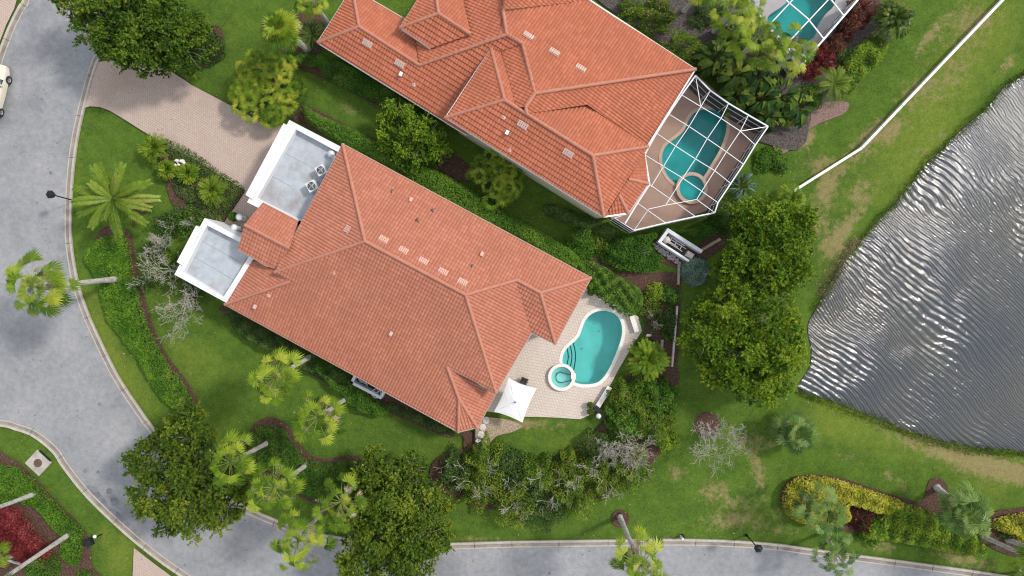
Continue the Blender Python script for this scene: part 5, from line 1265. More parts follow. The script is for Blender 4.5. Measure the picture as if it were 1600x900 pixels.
def tree(name, label, lobes, h, mat, cat='tree', group='broad leafed trees', size=.21, trunk_px=None, dens=1.0, lim=(.05, 1.0), droop=.55, sd=1, clump=(.5, .95)):
    """crown built of many leaf clumps over several lobes; lobes are (px, py, radius px, height factor)"""
    cs = []
    for (x, y, r, zf) in lobes:
        z = h*zf; c = W(x, y, z*.82); cs.append((c, r*S*(H-z)/H, z))
    mx = sum(c.x*r*r for c, r, z in cs)/sum(r*r for c, r, z in cs); my = sum(c.y*r*r for c, r, z in cs)/sum(r*r for c, r, z in cs)
    if trunk_px: b = W(*trunk_px, 0); mx, my = b.x, b.y
    t = thing(name, label, cat, (mx, my, 0), group); rr = random.Random(sd); s_ = Soup(); rl = np.random.default_rng(sd)
    mb = MB(); fork = Vector((0, 0, h*.3)); mb.tube([(0, 0, -.05), (.03, .02, h*.15), tuple(fork)], [.32, .25, .22], 12); mb.build('trunk', M['bark'], t)
    lb = MB()
    for (c, r, z) in cs:
        e = Vector((c.x-mx, c.y-my, z*.6)); m = fork.lerp(e, .5)+Vector((rr.uniform(-.3, .3), rr.uniform(-.3, .3), -.2))
        lb.tube([tuple(fork-Vector((0, 0, .2))), tuple(m), tuple(e)], [.15, .1, .05], 7, cap=False)
        for k in range(6):
            a = rr.uniform(0, 6.28); lb.tube([tuple(e), tuple(e+Vector((math.cos(a)*r*.5, math.sin(a)*r*.5, z*.12))), tuple(e+Vector((math.cos(a)*r*.85, math.sin(a)*r*.85, z*.1)))], [.05, .03, .012], 5, cap=False)
        nc = int(r*r*3.1*1.25*dens/(.62**2)*.42)+4
        thick = z*.38
        for i in range(nc):
            a = rl.uniform(0, 6.283); q = math.sqrt(rl.uniform(0, 1)); q2 = q*(1+.14*math.sin(a*3+sd)+.13*math.sin(a*7+sd*2))
            cz = z - thick*(1-math.sqrt(max(0, 1-min(q, 1)**2)))*1.5 - rl.exponential(.45)*1.1 + (rl.random() < .12)*.5
            cr = rl.uniform(*clump)*(.8 if q > .8 else 1)
            cxp, cyp = c.x-mx+math.cos(a)*(r-.35)*q2, c.y-my+math.sin(a)*(r-.35)*q2
            n = int(150*cr*cr/.5*(.24/size)**1.3); d = rl.normal(size=(n, 3)); d /= np.linalg.norm(d, axis=1)[:, None]
            d[:, 2] = np.where(d[:, 2] < -.2, -d[:, 2], d[:, 2])
            ns = 17; sp = rl.normal(size=(ns, 3)); sp /= np.linalg.norm(sp, axis=1)[:, None]; sp[:, 2] = np.abs(sp[:, 2])*.8; sl_ = rl.uniform(.7, 1.35, ns)
            si = rl.integers(0, ns, n); fr_ = rl.uniform(.15, 1, n)**.7
            Pp = sp[si]*(cr*sl_[si]*fr_)[:, None]*[1, 1, .75]+rl.normal(size=(n, 3))*.085*(1.25-fr_)[:, None]+[cxp, cyp, cz]
            tc_ = rl.uniform(-.26, .30)
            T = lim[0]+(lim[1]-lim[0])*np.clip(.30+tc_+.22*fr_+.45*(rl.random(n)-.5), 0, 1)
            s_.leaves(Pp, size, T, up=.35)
        # sparse inner leaves, which stop the view to the ground
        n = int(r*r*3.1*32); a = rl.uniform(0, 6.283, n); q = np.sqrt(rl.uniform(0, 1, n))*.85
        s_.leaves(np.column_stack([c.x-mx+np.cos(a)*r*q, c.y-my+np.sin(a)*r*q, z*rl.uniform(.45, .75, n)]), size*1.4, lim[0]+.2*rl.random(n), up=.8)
    lb.build('limbs', M['bark'], t)
    s_.build('crown', M[mat], t); return t

# ------- palms
def fan_leaf(s_, c, dirv, rad, tint, nseg=15, droop=.5, arc=3.7, wid=1.0):
    d = dirv.normalized(); side = d.cross(Vector((0, 0, 1)))
    if side.length < .1: side = Vector((1, 0, 0))
    side.normalize(); upv = side.cross(d).normalized()
    for i in range(nseg):
        a = -arc/2+arc*(i+.5)/nseg+random.uniform(-.04, .04); r = rad*(1-.10*abs(a))*random.uniform(.88, 1.06)
        v = d*math.cos(a)+side*math.sin(a); w = arc/nseg*.5*r*.62*wid*1.25; pr = (side*math.cos(a)-d*math.sin(a)).normalized()
        m = c+v*r*.6+upv*.02*(1 if i % 2 else -1); tip = c+v*r-Vector((0, 0, 1))*droop*r*.45
        s_.q.append(np.array([[tuple(c), tuple(m-pr*w), tuple(tip), tuple(m+pr*w)]], dtype=np.float32)); s_.t.append(np.array([min(1, max(0, tint+random.uniform(-.12, .12)))], dtype=np.float32))
def fan_palm(base, crown, z, label, rpx=44, nleaf=24, fr=.85, mat='palm', tr=.19, dead=5, group='tall fan palms', petiole=1.0, droop=.7, flowers=4, name='fan_palm', seed=0, nseg=15, skirt=0, sc=1.14, nf=1.0, wid=.78):
    random.seed(seed*13+5); b = W(*base, 0); c = W(*crown, z); t = thing(name, label, 'palm tree', b, group); c = c-b
    mid = [Vector((c.x*f**1.15, c.y*f**1.15, z*f)) for f in (0, .03, .25, .5, .75, .97)]
    MB().tube([tuple(p) for p in mid], [tr*1.65, tr*1.25, tr*1.02, tr*.95, tr*.88, tr*1.0], 12).build('trunk', M['palm_trunk'], t)
    R_ = rpx*S*(H-z)/H*sc; s_ = Soup(); st = MB(); dd = Soup(); pts_top = c; nleaf = int(nleaf*nf*1.3)
    for i in range(nleaf):
        az = i*2.399+random.uniform(-.35, .35); el = math.radians(78-105*((i+.5)/nleaf)**.8+random.uniform(-8, 8))
        d = Vector((math.cos(az)*math.cos(el), math.sin(az)*math.cos(el), math.sin(el)))
        L_ = max(.15, (R_-fr*.72))*(random.uniform(.35, .7) if i % 3 == 0 else random.uniform(.75, 1.2))*petiole; mid_ = pts_top+d*L_*.6; end = pts_top+d*L_*.95-Vector((0, 0, .12*L_))
        st.tube([tuple(pts_top), tuple(mid_), tuple(end)], [.026, .02, .014], 4, cap=False)
        d2 = (end-mid_).normalized()+Vector((0, 0, .1 if el > .3 else -.15)); d2 = Vector((d2.x, d2.y, d2.z*.6))
        fan_leaf(s_, end-d2.normalized()*.08, d2, fr*random.uniform(.7, 1.1), random.uniform(.2, .9)-.12*(el < 0), nseg, droop*(1.0 if el > 0 else 1.5), 3.7, wid)
    for i in range(int(dead*1.5)):
        az = random.uniform(0, 6.28); el = random.uniform(-.9, -.1); d = Vector((math.cos(az)*math.cos(el), math.sin(az)*math.cos(el), math.sin(el)))
        L_ = R_*random.uniform(.45, .8); e = pts_top+d*L_*.7; st.tube([tuple(pts_top), tuple(e)], [.02, .012], 4, cap=False)
        fan_leaf(dd, e-d*.2, d+Vector((0, 0, -.3)), fr*.85, random.uniform(.4, .9), 9, .9, 1.3, .9)
    for i in range(flowers):
        az = random.uniform(0, 6.28); p = pts_top.copy(); d = Vector((math.cos(az)*.8, math.sin(az)*.8, .35)); L_ = R_*random.uniform(.8, 1.1)
        for k in range(26):
            f = .35+.65*k/26; q = pts_top+d*L_*f-Vector((0, 0, f*f*.9)); v = Vector((random.uniform(-1, 1), random.uniform(-1, 1), random.uniform(-.8, .3)))*.16
            dd.q.append(np.array([[tuple(q), tuple(q+v*.5+Vector((.02, 0, 0))), tuple(q+v), tuple(q+v*.5-Vector((.02, .02, 0)))]], dtype=np.float32)); dd.t.append(np.array([random.uniform(.5, 1)], dtype=np.float32))
    st.build('leaf_stalks', M['stalk'], t); s_.build('crown', M[mat], t)
    if dd.q: dd.build('dead_fronds', M['dead'], t)
    return t
M['stalk'] = plain('green leaf stalks', (.17, .22, .04), .5)
def feather(s_, base, az, el, L, tint, n=34, lw=.035, ll=.42, sag=.9, ribs=None, vee=.3):
    d = Vector((math.cos(az)*math.cos(el), math.sin(az)*math.cos(el), math.sin(el))); side = Vector((-math.sin(az), math.cos(az), 0)); pts = []
    for i in range(n+1):
        f = i/n; pts.append(base+d*L*f-Vector((0, 0, 1))*sag*L*f*f*.55)
    if ribs is not None: ribs.tube([tuple(pts[k]) for k in range(0, n+1, max(1, n//6))], .016, 4, cap=False)
    Q = []; T = []
    for i in range(2, n+1):
        f = i/n; p = pts[i]; dr = (pts[i]-pts[i-1]).normalized(); l = ll*(math.sin(min(1, f*1.25+.12)*math.pi*.62)+.12)*(1 if f < .8 else 1.25-f*.5)
        for sgn in (-1, 1):
            v = (side*sgn+dr*.65+Vector((0, 0, vee-.3*random.random()))).normalized(); e = p+v*l-Vector((0, 0, l*.18)); m = p+v*l*.5; w = dr*lw
            Q.append([tuple(p), tuple(m-w), tuple(e), tuple(m+w)]); T.append(min(1, max(0, tint+random.uniform(-.15, .15))))
    s_.q.append(np.array(Q, dtype=np.float32)); s_.t.append(np.array(T, dtype=np.float32))
def feather_palm(base, crown, z, rpx, label, n=28, mat='phoenix', name='feather_palm', cat='palm tree', group=None, ll=.42, trunk=.22, seed=0, els=(70, -12), lw=.035, sag=.8, nl=34):
    random.seed(seed+3); b = W(*base, 0); c = W(*crown, z)-b; t = thing(name, label, cat, b, group)
    MB().tube([(0, 0, 0), (c.x*.5, c.y*.5, z*.5), (c.x, c.y, z)], [trunk*1.3, trunk, trunk*1.1], 12).build('trunk', M['palm_trunk'] if z > 1 else M['bark'], t)
    L = rpx*S*(H-z)/H*.80; s_ = Soup(); rb = MB()
    for i in range(n):
        f = (i+.5)/n; el = R(els[0]+(els[1]-els[0])*f**.75); feather(s_, c.copy(), i*2.399+random.uniform(-.2, .2), el, L*random.uniform(1.0, 1.2)*(1.1 if el < .9 else 1.0), random.uniform(.3, .8), nl, lw, ll*random.uniform(.9, 1.1), sag, rb)
    rb.build('leaf_stalks', M['stalk'], t); s_.build('crown', M[mat], t); return t
def fan_clump(px, py, rpx, h, label, n=60, fr=.42, mat='palm_yellow', seed=1, name='clumping_palm', group='clumping fan palms'):
    random.seed(seed); b = W(px, py, h*.5); t = thing(name, label, 'palm', (b.x, b.y, 0), group); r = rpx*S*(H-h)/H; s_ = Soup(); st = MB()
    for i in range(n):
        a = random.uniform(0, 6.28); q = math.sqrt(random.random())*r*.85; zz = h*(1-.45*(q/r)**2)*random.uniform(.6, 1.0); c = Vector((math.cos(a)*q, math.sin(a)*q, zz)); tn = random.choice((.3, .42, .5, .58, .62, .8))
        st.tube([(math.cos(a)*q*.3, math.sin(a)*q*.3, 0), (c.x*.7, c.y*.7, zz*.6), tuple(c)], [.05, .035, .02], 5, cap=False)
        az0 = random.uniform(0, 6.28)
        for k in range(9):
            az = az0+k*.698+random.uniform(-.2, .2); d = Vector((math.cos(az), math.sin(az), random.uniform(.0, .6))); e = c+d.normalized()*random.uniform(.22, .42)
            fan_leaf(s_, e, d, fr*random.uniform(.7, 1.05), tn+random.uniform(-.22, .18)+(.25 if random.random() < .12 else 0), 9, .6, 2.4, .55)
    n2 = int(r*r*3.14*60); a = rng.uniform(0, 6.28, n2); q = np.sqrt(rng.random(n2))*r*.85
    s_.leaves(np.column_stack([np.cos(a)*q, np.sin(a)*q, rng.uniform(.1, h*.6, n2)]), .3, rng.uniform(0, .3, n2), asp=.2)
    st.build('stems', M['bark'], t); s_.build('crown', M[mat], t); return t
def broad_plant(px, py, rpx, h, label, n=34, mat='bop', seed=0, wid=.30, name='broad_leaved_plant', cat='plant', group='broad leaved plants', lim=(.1, .9)):
    random.seed(seed+11); b = W(px, py, h*.6); t = thing(name, label, cat, (b.x, b.y, 0), group); r = rpx*S*(H-h)/H; s_ = Soup(); st = MB()
    for i in range(n):
        az = random.uniform(0, 6.28); e0 = random.uniform(.25, 1.35); r0 = random.random()*r*.35; base = Vector((math.cos(az+.6)*r0, math.sin(az+.6)*r0, 0)); d = Vector((math.cos(az)*math.cos(e0), math.sin(az)*math.cos(e0), math.sin(e0)))
        P1 = base+Vector((d.x*.35*r, d.y*.35*r, h*random.uniform(.5, .85))); st.tube([tuple(base), tuple(P1)], .03, 4, cap=False)
        side = Vector((-math.sin(az), math.cos(az), 0)); L = r*random.uniform(.6, .95); tn = random.uniform(*lim); p = P1; prev = None; el = e0*.5; Q = []; T = []; m = 6
        for k in range(m+1):
            f = k/m; w = wid*math.sin(math.pi*min(1, f*.92+.06))**.6*random.uniform(.85, 1.1); up_ = Vector((0, 0, w*.35)); cur = (p-side*w+up_, p.copy(), p+side*w+up_)
            if prev:
                if random.random() > .06: Q.append([tuple(prev[0]), tuple(prev[1]), tuple(cur[1]), tuple(cur[0])]); T.append(tn+random.uniform(-.1, .1))
                if random.random() > .06: Q.append([tuple(prev[1]), tuple(prev[2]), tuple(cur[2]), tuple(cur[1])]); T.append(tn+random.uniform(-.1, .12))
            prev = cur; el -= .28; p = p+Vector((math.cos(az)*math.cos(el), math.sin(az)*math.cos(el), math.sin(el)))*L/m
        s_.q.append(np.array(Q, dtype=np.float32)); s_.t.append(np.array(T, dtype=np.float32))
    st.build('stems', M['stalk'], t); s_.build('leaves', M[mat], t); return t
# ---------------------------------------------------------------- planting: trees
tree('oak_tree', 'large green oak over the road at the top left', [(150, 22, 52, .95), (110, -5, 38, .85), (200, 15, 55, 1.0), (255, 30, 55, .97), (215, 72, 42, .9), (170, 62, 36, .85), (280, 70, 42, .85), (240, 90, 26, .75), (300, 45, 28, .8), (200, -35, 60, .95)], 7.6, 'oak', sd=3)
tree('oak_tree', 'olive green oak overhanging the road bend at the lower left', [(275, 690, 45, .9), (230, 725, 48, .92), (300, 740, 58, 1.0), (235, 775, 42, .9), (290, 800, 50, .92), (350, 770, 48, .9), (335, 805, 34, .8), (255, 815, 28, .75), (360, 720, 30, .75), (285, 655, 26, .7)], 7.2, 'oak_olive', sd=5)
tree('oak_tree', 'green and yellow oak beside the lower road left of centre', [(610, 780, 58, 1.0), (580, 740, 38, .8), (650, 790, 48, .95), (590, 840, 58, .97), (655, 845, 48, .95), (560, 880, 42, .9), (620, 900, 60, .95), (680, 850, 26, .75), (560, 800, 34, .8), (640, 735, 28, .7)], 7.4, 'oak_olive', sd=8, lim=(.12, 1.0))
tree('lakeside_tree', 'upper of the two big lime green trees by the pond', [(1200, 350, 52, .95), (1235, 385, 48, .95), (1175, 395, 46, .9), (1215, 420, 46, .95), (1170, 340, 34, .8), (1255, 350, 30, .85), (1150, 410, 28, .75), (1245, 425, 34, .85)], 6.5, 'lime', sd=11, lim=(.02, .9))
tree('lakeside_tree', 'lower of the two big lime green trees by the pond', [(1150, 490, 50, .95), (1205, 500, 58, 1.0), (1110, 530, 42, .85), (1165, 560, 58, 1.0), (1220, 560, 50, .95), (1190, 605, 42, .9), (1130, 580, 34, .8), (1235, 520, 34, .85), (1100, 490, 26, .7), (1150, 450, 30, .8), (1225, 600, 24, .75)], 6.8, 'lime', sd=12, lim=(.05, .95))
tree('garden_tree', 'small bright green tree between the two tiled roofs', [(640, 195, 44, .95), (620, 175, 30, .85), (665, 215, 40, .95), (640, 240, 34, .85), (610, 210, 30, .8), (685, 235, 24, .75), (600, 185, 18, .7)], 4.6, 'lime', sd=14, lim=(.1, .8), size=.2, clump=(.35, .7))

# fan palms
FP = [((185, 436), (62, 450), 9.6, 'tall fan palm whose crown hangs over the left road', 50, 26, .95, .22, 9),
      ((488, 556), (430, 590), 9.2, 'fan palm whose trunk starts at the eave of the middle house', 42, 20, .85, .19, 4),
      ((541, 623), (497, 652), 8.5, 'fan palm on the lawn below the air conditioner enclosure', 42, 16, .85, .18, 6),
      ((420, 691), (360, 722), 8.0, 'leftmost fan palm of the four in front of the lower oaks', 42, 20, .85, .18, 4),
      ((479, 726), (428, 762), 8.0, 'fan palm second from the left in front of the lower oaks', 44, 21, .85, .18, 5),
      ((565, 745), (533, 784), 7.2, 'fan palm with tan stalks overlapping the yellow green oak', 44, 18, .8, .18, 8),
      ((512, 788), (466, 845), 8.0, 'lowest fan palm hanging over the kerb of the lower road', 48, 28, .8, .18, 8),
      ((968, 806), (1000, 882), 8.9, 'fan palm leaning over the lower road from a round mulch ring', 46, 26, .8, .19, 7),
      ((513, 38), (487, -2), 5.5, 'fan palm at the top edge by the corner of the upper house', 32, 18, .7, .2, 3),
      ((1115, 50), (1152, 12), 6.2, 'fan palm at the top edge left of the far pool', 42, 24, .8, .2, 3),
      ((1068, 18), (1092, -10), 4.2, 'short fan palm at the top edge above the shrub bed', 26, 16, .7, .16, 2),
      ((1150, 96), (1183, 58), 5.8, 'fan palm crowding the corner of the far pool cage', 42, 24, .8, .19, 3),
      ((1192, 126), (1236, 84), 6.4, 'fan palm overlapping the far pool cage', 40, 22, .75, .19, 3)]
for i, (b, c, z, lab, rp_, nl, fr, tr, dd) in enumerate(FP): fan_palm(b, c, z, lab, rp_, nl, fr, tr=tr, dead=dd, seed=i, nseg=15)
fan_palm((56, 771), (-85, 822), 9.2, 'leaning palm trunk above the red bush of the island', 46, 18, .85, tr=.17, seed=21, group='island palms')
fan_palm((110, 834), (-25, 925), 9.5, 'long pale palm trunk below the red bush of the island', 46, 18, .85, tr=.18, seed=22, group='island palms')
fan_palm((22, 868), (-60, 905), 5.5, 'palm trunk at the left border under the red bush', 46, 18, .85, tr=.12, seed=23, group='island palms')
fan_palm((30, 880), (-6, 868), 2.2, 'low bright palm at the left border below the red bush', 22, 12, .6, tr=.1, seed=29, group='island palms', dead=0, flowers=0)
fan_palm((480, 77), (437, 45), 6.9, 'full round fan palm with a short thick trunk at the top left', 36, 42, 1.05, tr=.24, dead=5, seed=31, petiole=.7, droop=.35, name='fan_palm', group='full fan palms', nseg=18)
fan_palm((1232, 664), (1243, 675), 2.3, 'silvery fan palm on the lawn below the pond corner', 40, 46, .85, 'palm_silver', .25, 5, 'silvery palms', .85, .4, 0, seed=32, nseg=16, wid=.75, sc=1.05, nf=.8)
fan_palm((1250, 772), (1285, 802), 4.4, 'grey green palm rising out of the yellow hedge', 46, 44, .75, 'palm_silver', .16, 0, 'silvery palms', 1.0, .5, 0, seed=33, nseg=15, wid=.7, sc=1.0, nf=.7)
fan_palm((1288, 832), (1306, 864), 4.0, 'small grey green palm at the kerb below the yellow hedge', 34, 30, .65, 'palm_silver', .14, 2, 'silvery palms', 1.0, .5, 0, seed=34, nseg=15, wid=.7, nf=.8)
fan_palm((1464, 762), (1512, 802), 4.2, 'pale green palm with flowing fronds at the right end of the hedge', 46, 46, .95, 'palm_silver', .22, 0, 'silvery palms', .9, .7, 0, seed=35, nseg=17, wid=.75, sc=1.05, nf=.8)
fan_palm((1536, 838), (1640, 884), 7.6, 'grey palm trunk leaving the frame at the lower right corner', 40, 20, .8, 'palm', .17, 3, 'corner palms', seed=36)
fan_palm((1574, 843), (1690, 882), 8.0, 'short visible grey trunk at the right border in the yellow hedge', 40, 20, .8, 'palm', .17, 3, 'corner palms', seed=37)
fan_palm((1592, 893), (1606, 903), 2.2, 'low green palm at the lower right corner', 26, 18, .6, 'palm', .12, 0, 'corner palms', flowers=0, seed=38)
feather_palm((214, 318), (176, 311), 3.2, 62, 'big feather palm on the lawn by the left street lamp', 22, seed=1, ll=.46, els=(66, -10), sag=.5, lw=.06, nl=44)
for i, (x, y, r, h, lab) in enumerate(((240, 231, 24, 1.0, 'cycad nearest the driveway top corner'), (261, 265, 17, .8, 'small cycad between the coral rock and the first cycad'), (293, 271, 18, .8, 'small cycad just below the coral rock'), (331, 298, 25, 1.1, 'cycad nearest the white garage corner'), (487, 53, 27, 1.0, 'dark cycad left of the upper house corner'))):
    feather_palm((x, y), (x, y), h, r, lab, 30, 'lime' if i < 4 else 'dark', 'cycad', 'cycad', 'cycads', .26, .14, seed=40+i, els=(75, 0), lw=.03, sag=.5, nl=20)
feather_palm((1295, 140), (1303, 131), 1.6, 32, 'spidery green palm at the lower end of the red shrubs', 20, 'oak', 'feather_palm', 'palm tree', 'small feather palms', .3, .12, seed=50, els=(60, 0), lw=.03, nl=24)
feather_palm((1385, 33), (1400, 28), 2.2, 34, 'dark arching palm at the top right of the red shrubs', 36, 'bop', 'feather_palm', 'palm tree', 'small feather palms', .4, .15, seed=51, els=(75, 0), lw=.045, sag=.9)
feather_palm((1228, 318), (1236, 312), 1.5, 26, 'bright feathery palm at the lower end of the white wall', 20, 'lime', 'feather_palm', 'palm tree', 'small feather palms', .35, .1, seed=52, els=(70, 0), lw=.03)
feather_palm((1010, 560), (1014, 562), 1.8, 34, 'arching green palm right of the open pool', 26, 'lime', 'feather_palm', 'palm tree', 'small feather palms', .42, .12, seed=53, els=(75, 5), lw=.05)
fan_clump(422, 139, 64, 3.2, 'yellow green clumping palm beside the driveway', 64, .6, seed=6)
fan_clump(773, 281, 44, 3.0, 'yellow green clumping palm between the two tiled houses', 26, .58, seed=4)
for i, (x, y, r, h, lab) in enumerate(((1118, 92, 30, 2.6, 'dark broad leaved plant by the top corner of the pool cage'), (1150, 118, 30, 3, 'banana like plant with a pale torn leaf above the pool cage'), (1185, 120, 30, 3, 'broad leaved plant under the two fan palms'), (1150, 150, 26, 2.6, 'broad leaved plant leaning over the cage frame'), (1190, 152, 32, 2.8, 'yellowish broad leaved plant in the middle of the clump'), (1222, 150, 30, 2.6, 'broad leaved plant below the far cage corner'), (1200, 182, 26, 2.2, 'lowest broad leaved plant near the cage right corner'), (1245, 170, 28, 2.2, 'broad leaved plant at the lawn edge of the clump'), (1140, 60, 22, 2.4, 'dark broad leaved plant around the palm trunk at the top'))):
    broad_plant(x, y, r, h, lab, 46, seed=i, wid=.24)
broad_plant(1160, 291, 24, 1.0, 'spiky grey bromeliad outside the pool cage', 44, 'agave', 77, .07, 'bromeliad', 'plant', 'spiky plants', (.0, .6))

# shrubs and hedges
shrub(1088.5, 424, 24, 1.7, 'agave', 'round blue green bush below the white enclosure', size=.13, dens=420, lump=.1)
shrub(988, 398, 49, 1.8, 'hedge', 'big oval clipped shrub left of the white enclosure', rypx=30, rot=-8, lump=.12, lim=(.05, .75)); shrub(910, 380, 28, 1.5, 'hedge', 'round shrub at the end of the long hedge near the upper roof', lump=.12)
shrub(935, 383, 15, 1.0, 'oak_olive', 'small reddish green shrub between two larger ones', lump=.4)
shrub(1026, 456, 15, 1.2, 'lime', 'small bright green ball shrub right of the pool hedge', lump=.15, lim=(.35, .9)); shrub(1049, 462, 17, 1.3, 'hedge', 'dark green ball shrub at the top of the timber edging')
shrub(1015, 475, 16, .8, 'oak_olive', 'loose flowering shrub in the bed right of the pool', lump=.5); shrub(1020, 498, 20, .7, 'dark', 'sparse grey shrub above the white rock', dens=90, twigs=4, lump=.5); shrub(1046, 505, 14, .8, 'dark', 'slim dark shrub inside the timber edging', rypx=34)
shrub(1010, 545, 18, .9, 'hedge', 'small shrub against the arching palm by the pool', lump=.5)
SH = [(985, 622, 36, 2.2, 'oak', 'upper left shrub of the green mass below the open pool'), (1030, 620, 32, 2.1, 'hedge', 'upper right shrub of the green mass below the open pool'), (975, 660, 32, 2.0, 'hedge', 'middle left shrub of the green mass below the open pool'), (1020, 665, 38, 2.2, 'oak', 'middle right shrub of the green mass below the open pool'), (1040, 690, 20, 1.8, 'lime', 'lime tipped shrub at the lower right of the green mass')]
for x, y, r, h, m, lab in SH: shrub(x, y, r, h, m, lab, group='shrubs of the green mass', lump=.35)
WS = [(715, 735, 32, 'leftmost woody shrub of the row below the curved lawn'), (750, 755, 40, 'second woody shrub from the left below the curved lawn'), (755, 720, 30, 'woody shrub touching the stepping stone bed'), (795, 740, 38, 'woody shrub in the upper middle of the row'), (800, 785, 36, 'woody shrub in the lower middle of the row'), (845, 740, 32, 'woody shrub right below the tip of the small lawn'), (850, 780, 42, 'wide woody shrub at the bottom of the row'), (895, 735, 36, 'woody shrub with a reddish patch beside it'), (900, 775, 34, 'woody shrub at the lower right end of the row'), (935, 710, 30, 'woody shrub where the row turns up to the pool'), (945, 750, 32, 'woody shrub under the tangle of silver branches'), (990, 735, 32, 'rightmost woody shrub with silver branches')]
for i, (x, y, r, lab) in enumerate(WS): shrub(x, y, r, 2.0+.3*(i % 3), ('dark', 'oak_olive', 'oak')[i % 3], lab, group='woody shrubs of the lower row', lump=.4, twigs=(2, 3, 1)[i % 3], dens=260, lim=(.15, 1.0))
bare_tree((975, 690), (985, 712), 46, 2.9, 'silvery bare tree tangled above the woody shrubs', 8, 3, 3)
bare_tree((940, 695), (955, 705), 26, 2.6, 'smaller silvery bare tree left of the tangled one', 5, 4, 4)
bare_tree((1104, 662), (1118, 702), 40, 2.8, 'silvery bare tree standing alone in a round mulch ring', 7, 4, 5)
bare_tree((292, 452), (300, 492), 36, 3.0, 'silvery bare tree on the lawn below the small flat roof', 7, 3, 6)
bare_tree((285, 425), (262, 420), 38, 3.0, 'silvery bare tree hugging the small white flat roof', 5, 3, 7)
bare_tree((258, 370), (246, 378), 22, 2.5, 'small silvery bare tree above the jasmine bed', 5, 3, 9)
for x, y, r, m, lab in ((262, 350, 28, 'dark', 'dark shrub between the feather palm and the flat roof'), (295, 345, 26, 'hedge', 'dark shrub at the top corner of the small flat roof'), (240, 392, 24, 'dark', 'low shrub among the bare branches left of the flat roof'), (262, 420, 26, 'oak', 'shrub at the left corner of the small flat roof'), (300, 450, 18, 'dark', 'low dark shrub below the small flat roof'), (225, 440, 16, 'dark', 'sparse shrub at the edge of the jasmine bed')):
    shrub(x, y, r, 1.3, m, lab, group='shrubs by the small flat roof', dens=170, lump=.45, twigs=3)
shrub(322, 74, 27, 1.2, 'dark', 'round dark shrub beside the top left oak', lump=.1); 
shrub(985, 12, 20, 1.6, 'oak', 'green shrub at the top edge right of the upper roof', group='bed shrubs', lump=.4); shrub(1030, 18, 30, 1.9, 'oak', 'shrub with orange blooms at the top edge', group='bed shrubs', lump=.35); shrub(1068, 75, 29, 1.5, 'lime', 'lime green shrub in the grey mulch', group='bed shrubs', dens=150, lump=.45); shrub(1102, 18, 22, 1.6, 'dark', 'dark shrub around the palm trunks at the top', group='bed shrubs', lump=.4); shrub(1095, 100, 14, 1.0, 'dark', 'low dark shrub at the top corner of the pool cage', group='bed shrubs')
for x, y, r, m, lab in ((1350, 14, 24, 'copper', 'copper shrub at the top edge'), (1327, 42, 18, 'copper', 'copper shrub second from the top'), (1305, 68, 17, 'copper', 'dark copper shrub beside the cage edge'), (1290, 92, 20, 'red', 'bright red shrub in the middle of the row'), (1268, 108, 14, 'red', 'crimson shrub at the lower end of the row')): shrub(x, y, r, 1.5, m, lab+' right of the far cage', group='red shrubs by the far cage', lump=.4, lim=(.05, .9))
hedge('shrub_mass', [(1335, 75), (1370, 55), (1385, 70), (1380, 95), (1350, 120), (1330, 145), (1308, 132), (1318, 100)], 1.3, 'lime', 'glossy green shrubs between the red shrubs and the lawn', 'shrubs', size=.2, lim=(.05, .75)); 
for x, y, r, h, m, lab in ((1320, 85, 16, 1.0, 'dark', 'grey green shrub behind the glossy shrubs'), (1270, 150, 20, 1.2, 'hedge', 'green shrub left of the spidery palm'), (1222, 258, 12, .9, 'hedge', 'small shrub above the upper end of the pond tree'), (1200, 250, 22, .5, 'hedge', 'low green patch outside the pool cage'), (1140, 340, 26, 1.6, 'dark', 'dark shrub under the lower corner of the pool cage'), (1250, 318, 12, .9, 'lime', 'light shrub at the end of the white wall')): shrub(x, y, r, h, m, lab, group='scattered shrubs', lump=.4)
hedge('hedge', [(1040, 352), (1065, 358), (1105, 342), (1128, 335), (1135, 352), (1115, 368), (1090, 374), (1060, 362)], 1.3, 'hedge', 'dark hedge along the lower side of the pool cage', 'hedge', 'hedges', lim=(.05, .55))
hedge('hedge', [(855, 318), (900, 330), (960, 355), (970, 368), (955, 372), (900, 355), (850, 335)], 1.0, 'dark', 'low dark hedge under the wall of the upper house', 'hedge', 'hedges')
hedge('hedge', [(975, 368), (1000, 365), (1020, 360), (1028, 372), (1005, 385), (985, 382)], .9, 'hedge', 'short hedge between the cage and the oval shrub', 'hedge', 'hedges', lim=(.05, .6))
hedge('hedge', [(478, 166), (500, 180), (560, 205), (625, 245), (670, 262), (660, 285), (600, 258), (545, 232), (500, 205), (476, 185)], 1.5, 'hedge', 'clipped hedge above the flat garage roof', 'hedge', 'hedges', lim=(.25, 1.0), dens=320, nf=.6)
hedge('hedge', [(640, 262), (680, 265), (740, 300), (800, 337), (860, 370), (903, 400), (896, 422), (850, 398), (800, 368), (715, 330), (640, 285)], 1.7, 'hedge', 'long clipped hedge along the roof of the middle house', 'hedge', 'hedges', lim=(.35, 1.0), nf=.45, dens=330)
hedge('hedge', [(898, 410), (930, 410), (965, 430), (1000, 452), (1004, 476), (985, 494), (958, 482), (925, 455), (902, 438)], 1.6, 'hedge', 'lumpy hedge bordering the top of the open pool deck', 'hedge', 'hedges', lim=(.2, .95), nf=2)
hedge('hedge', [(500, 85), (540, 98), (590, 128), (640, 160), (690, 186), (676, 196), (620, 172), (560, 148), (505, 118)], 1.4, 'hedge', 'hedge in the shade below the left eave of the upper house', 'hedge', 'hedges', lim=(.1, .7))
hedge('hedge', [(445, 80), (470, 82), (500, 88), (508, 102), (480, 104), (452, 98)], .8, 'hedge', 'low planting around the short thick palm trunk', 'hedge', 'hedges')
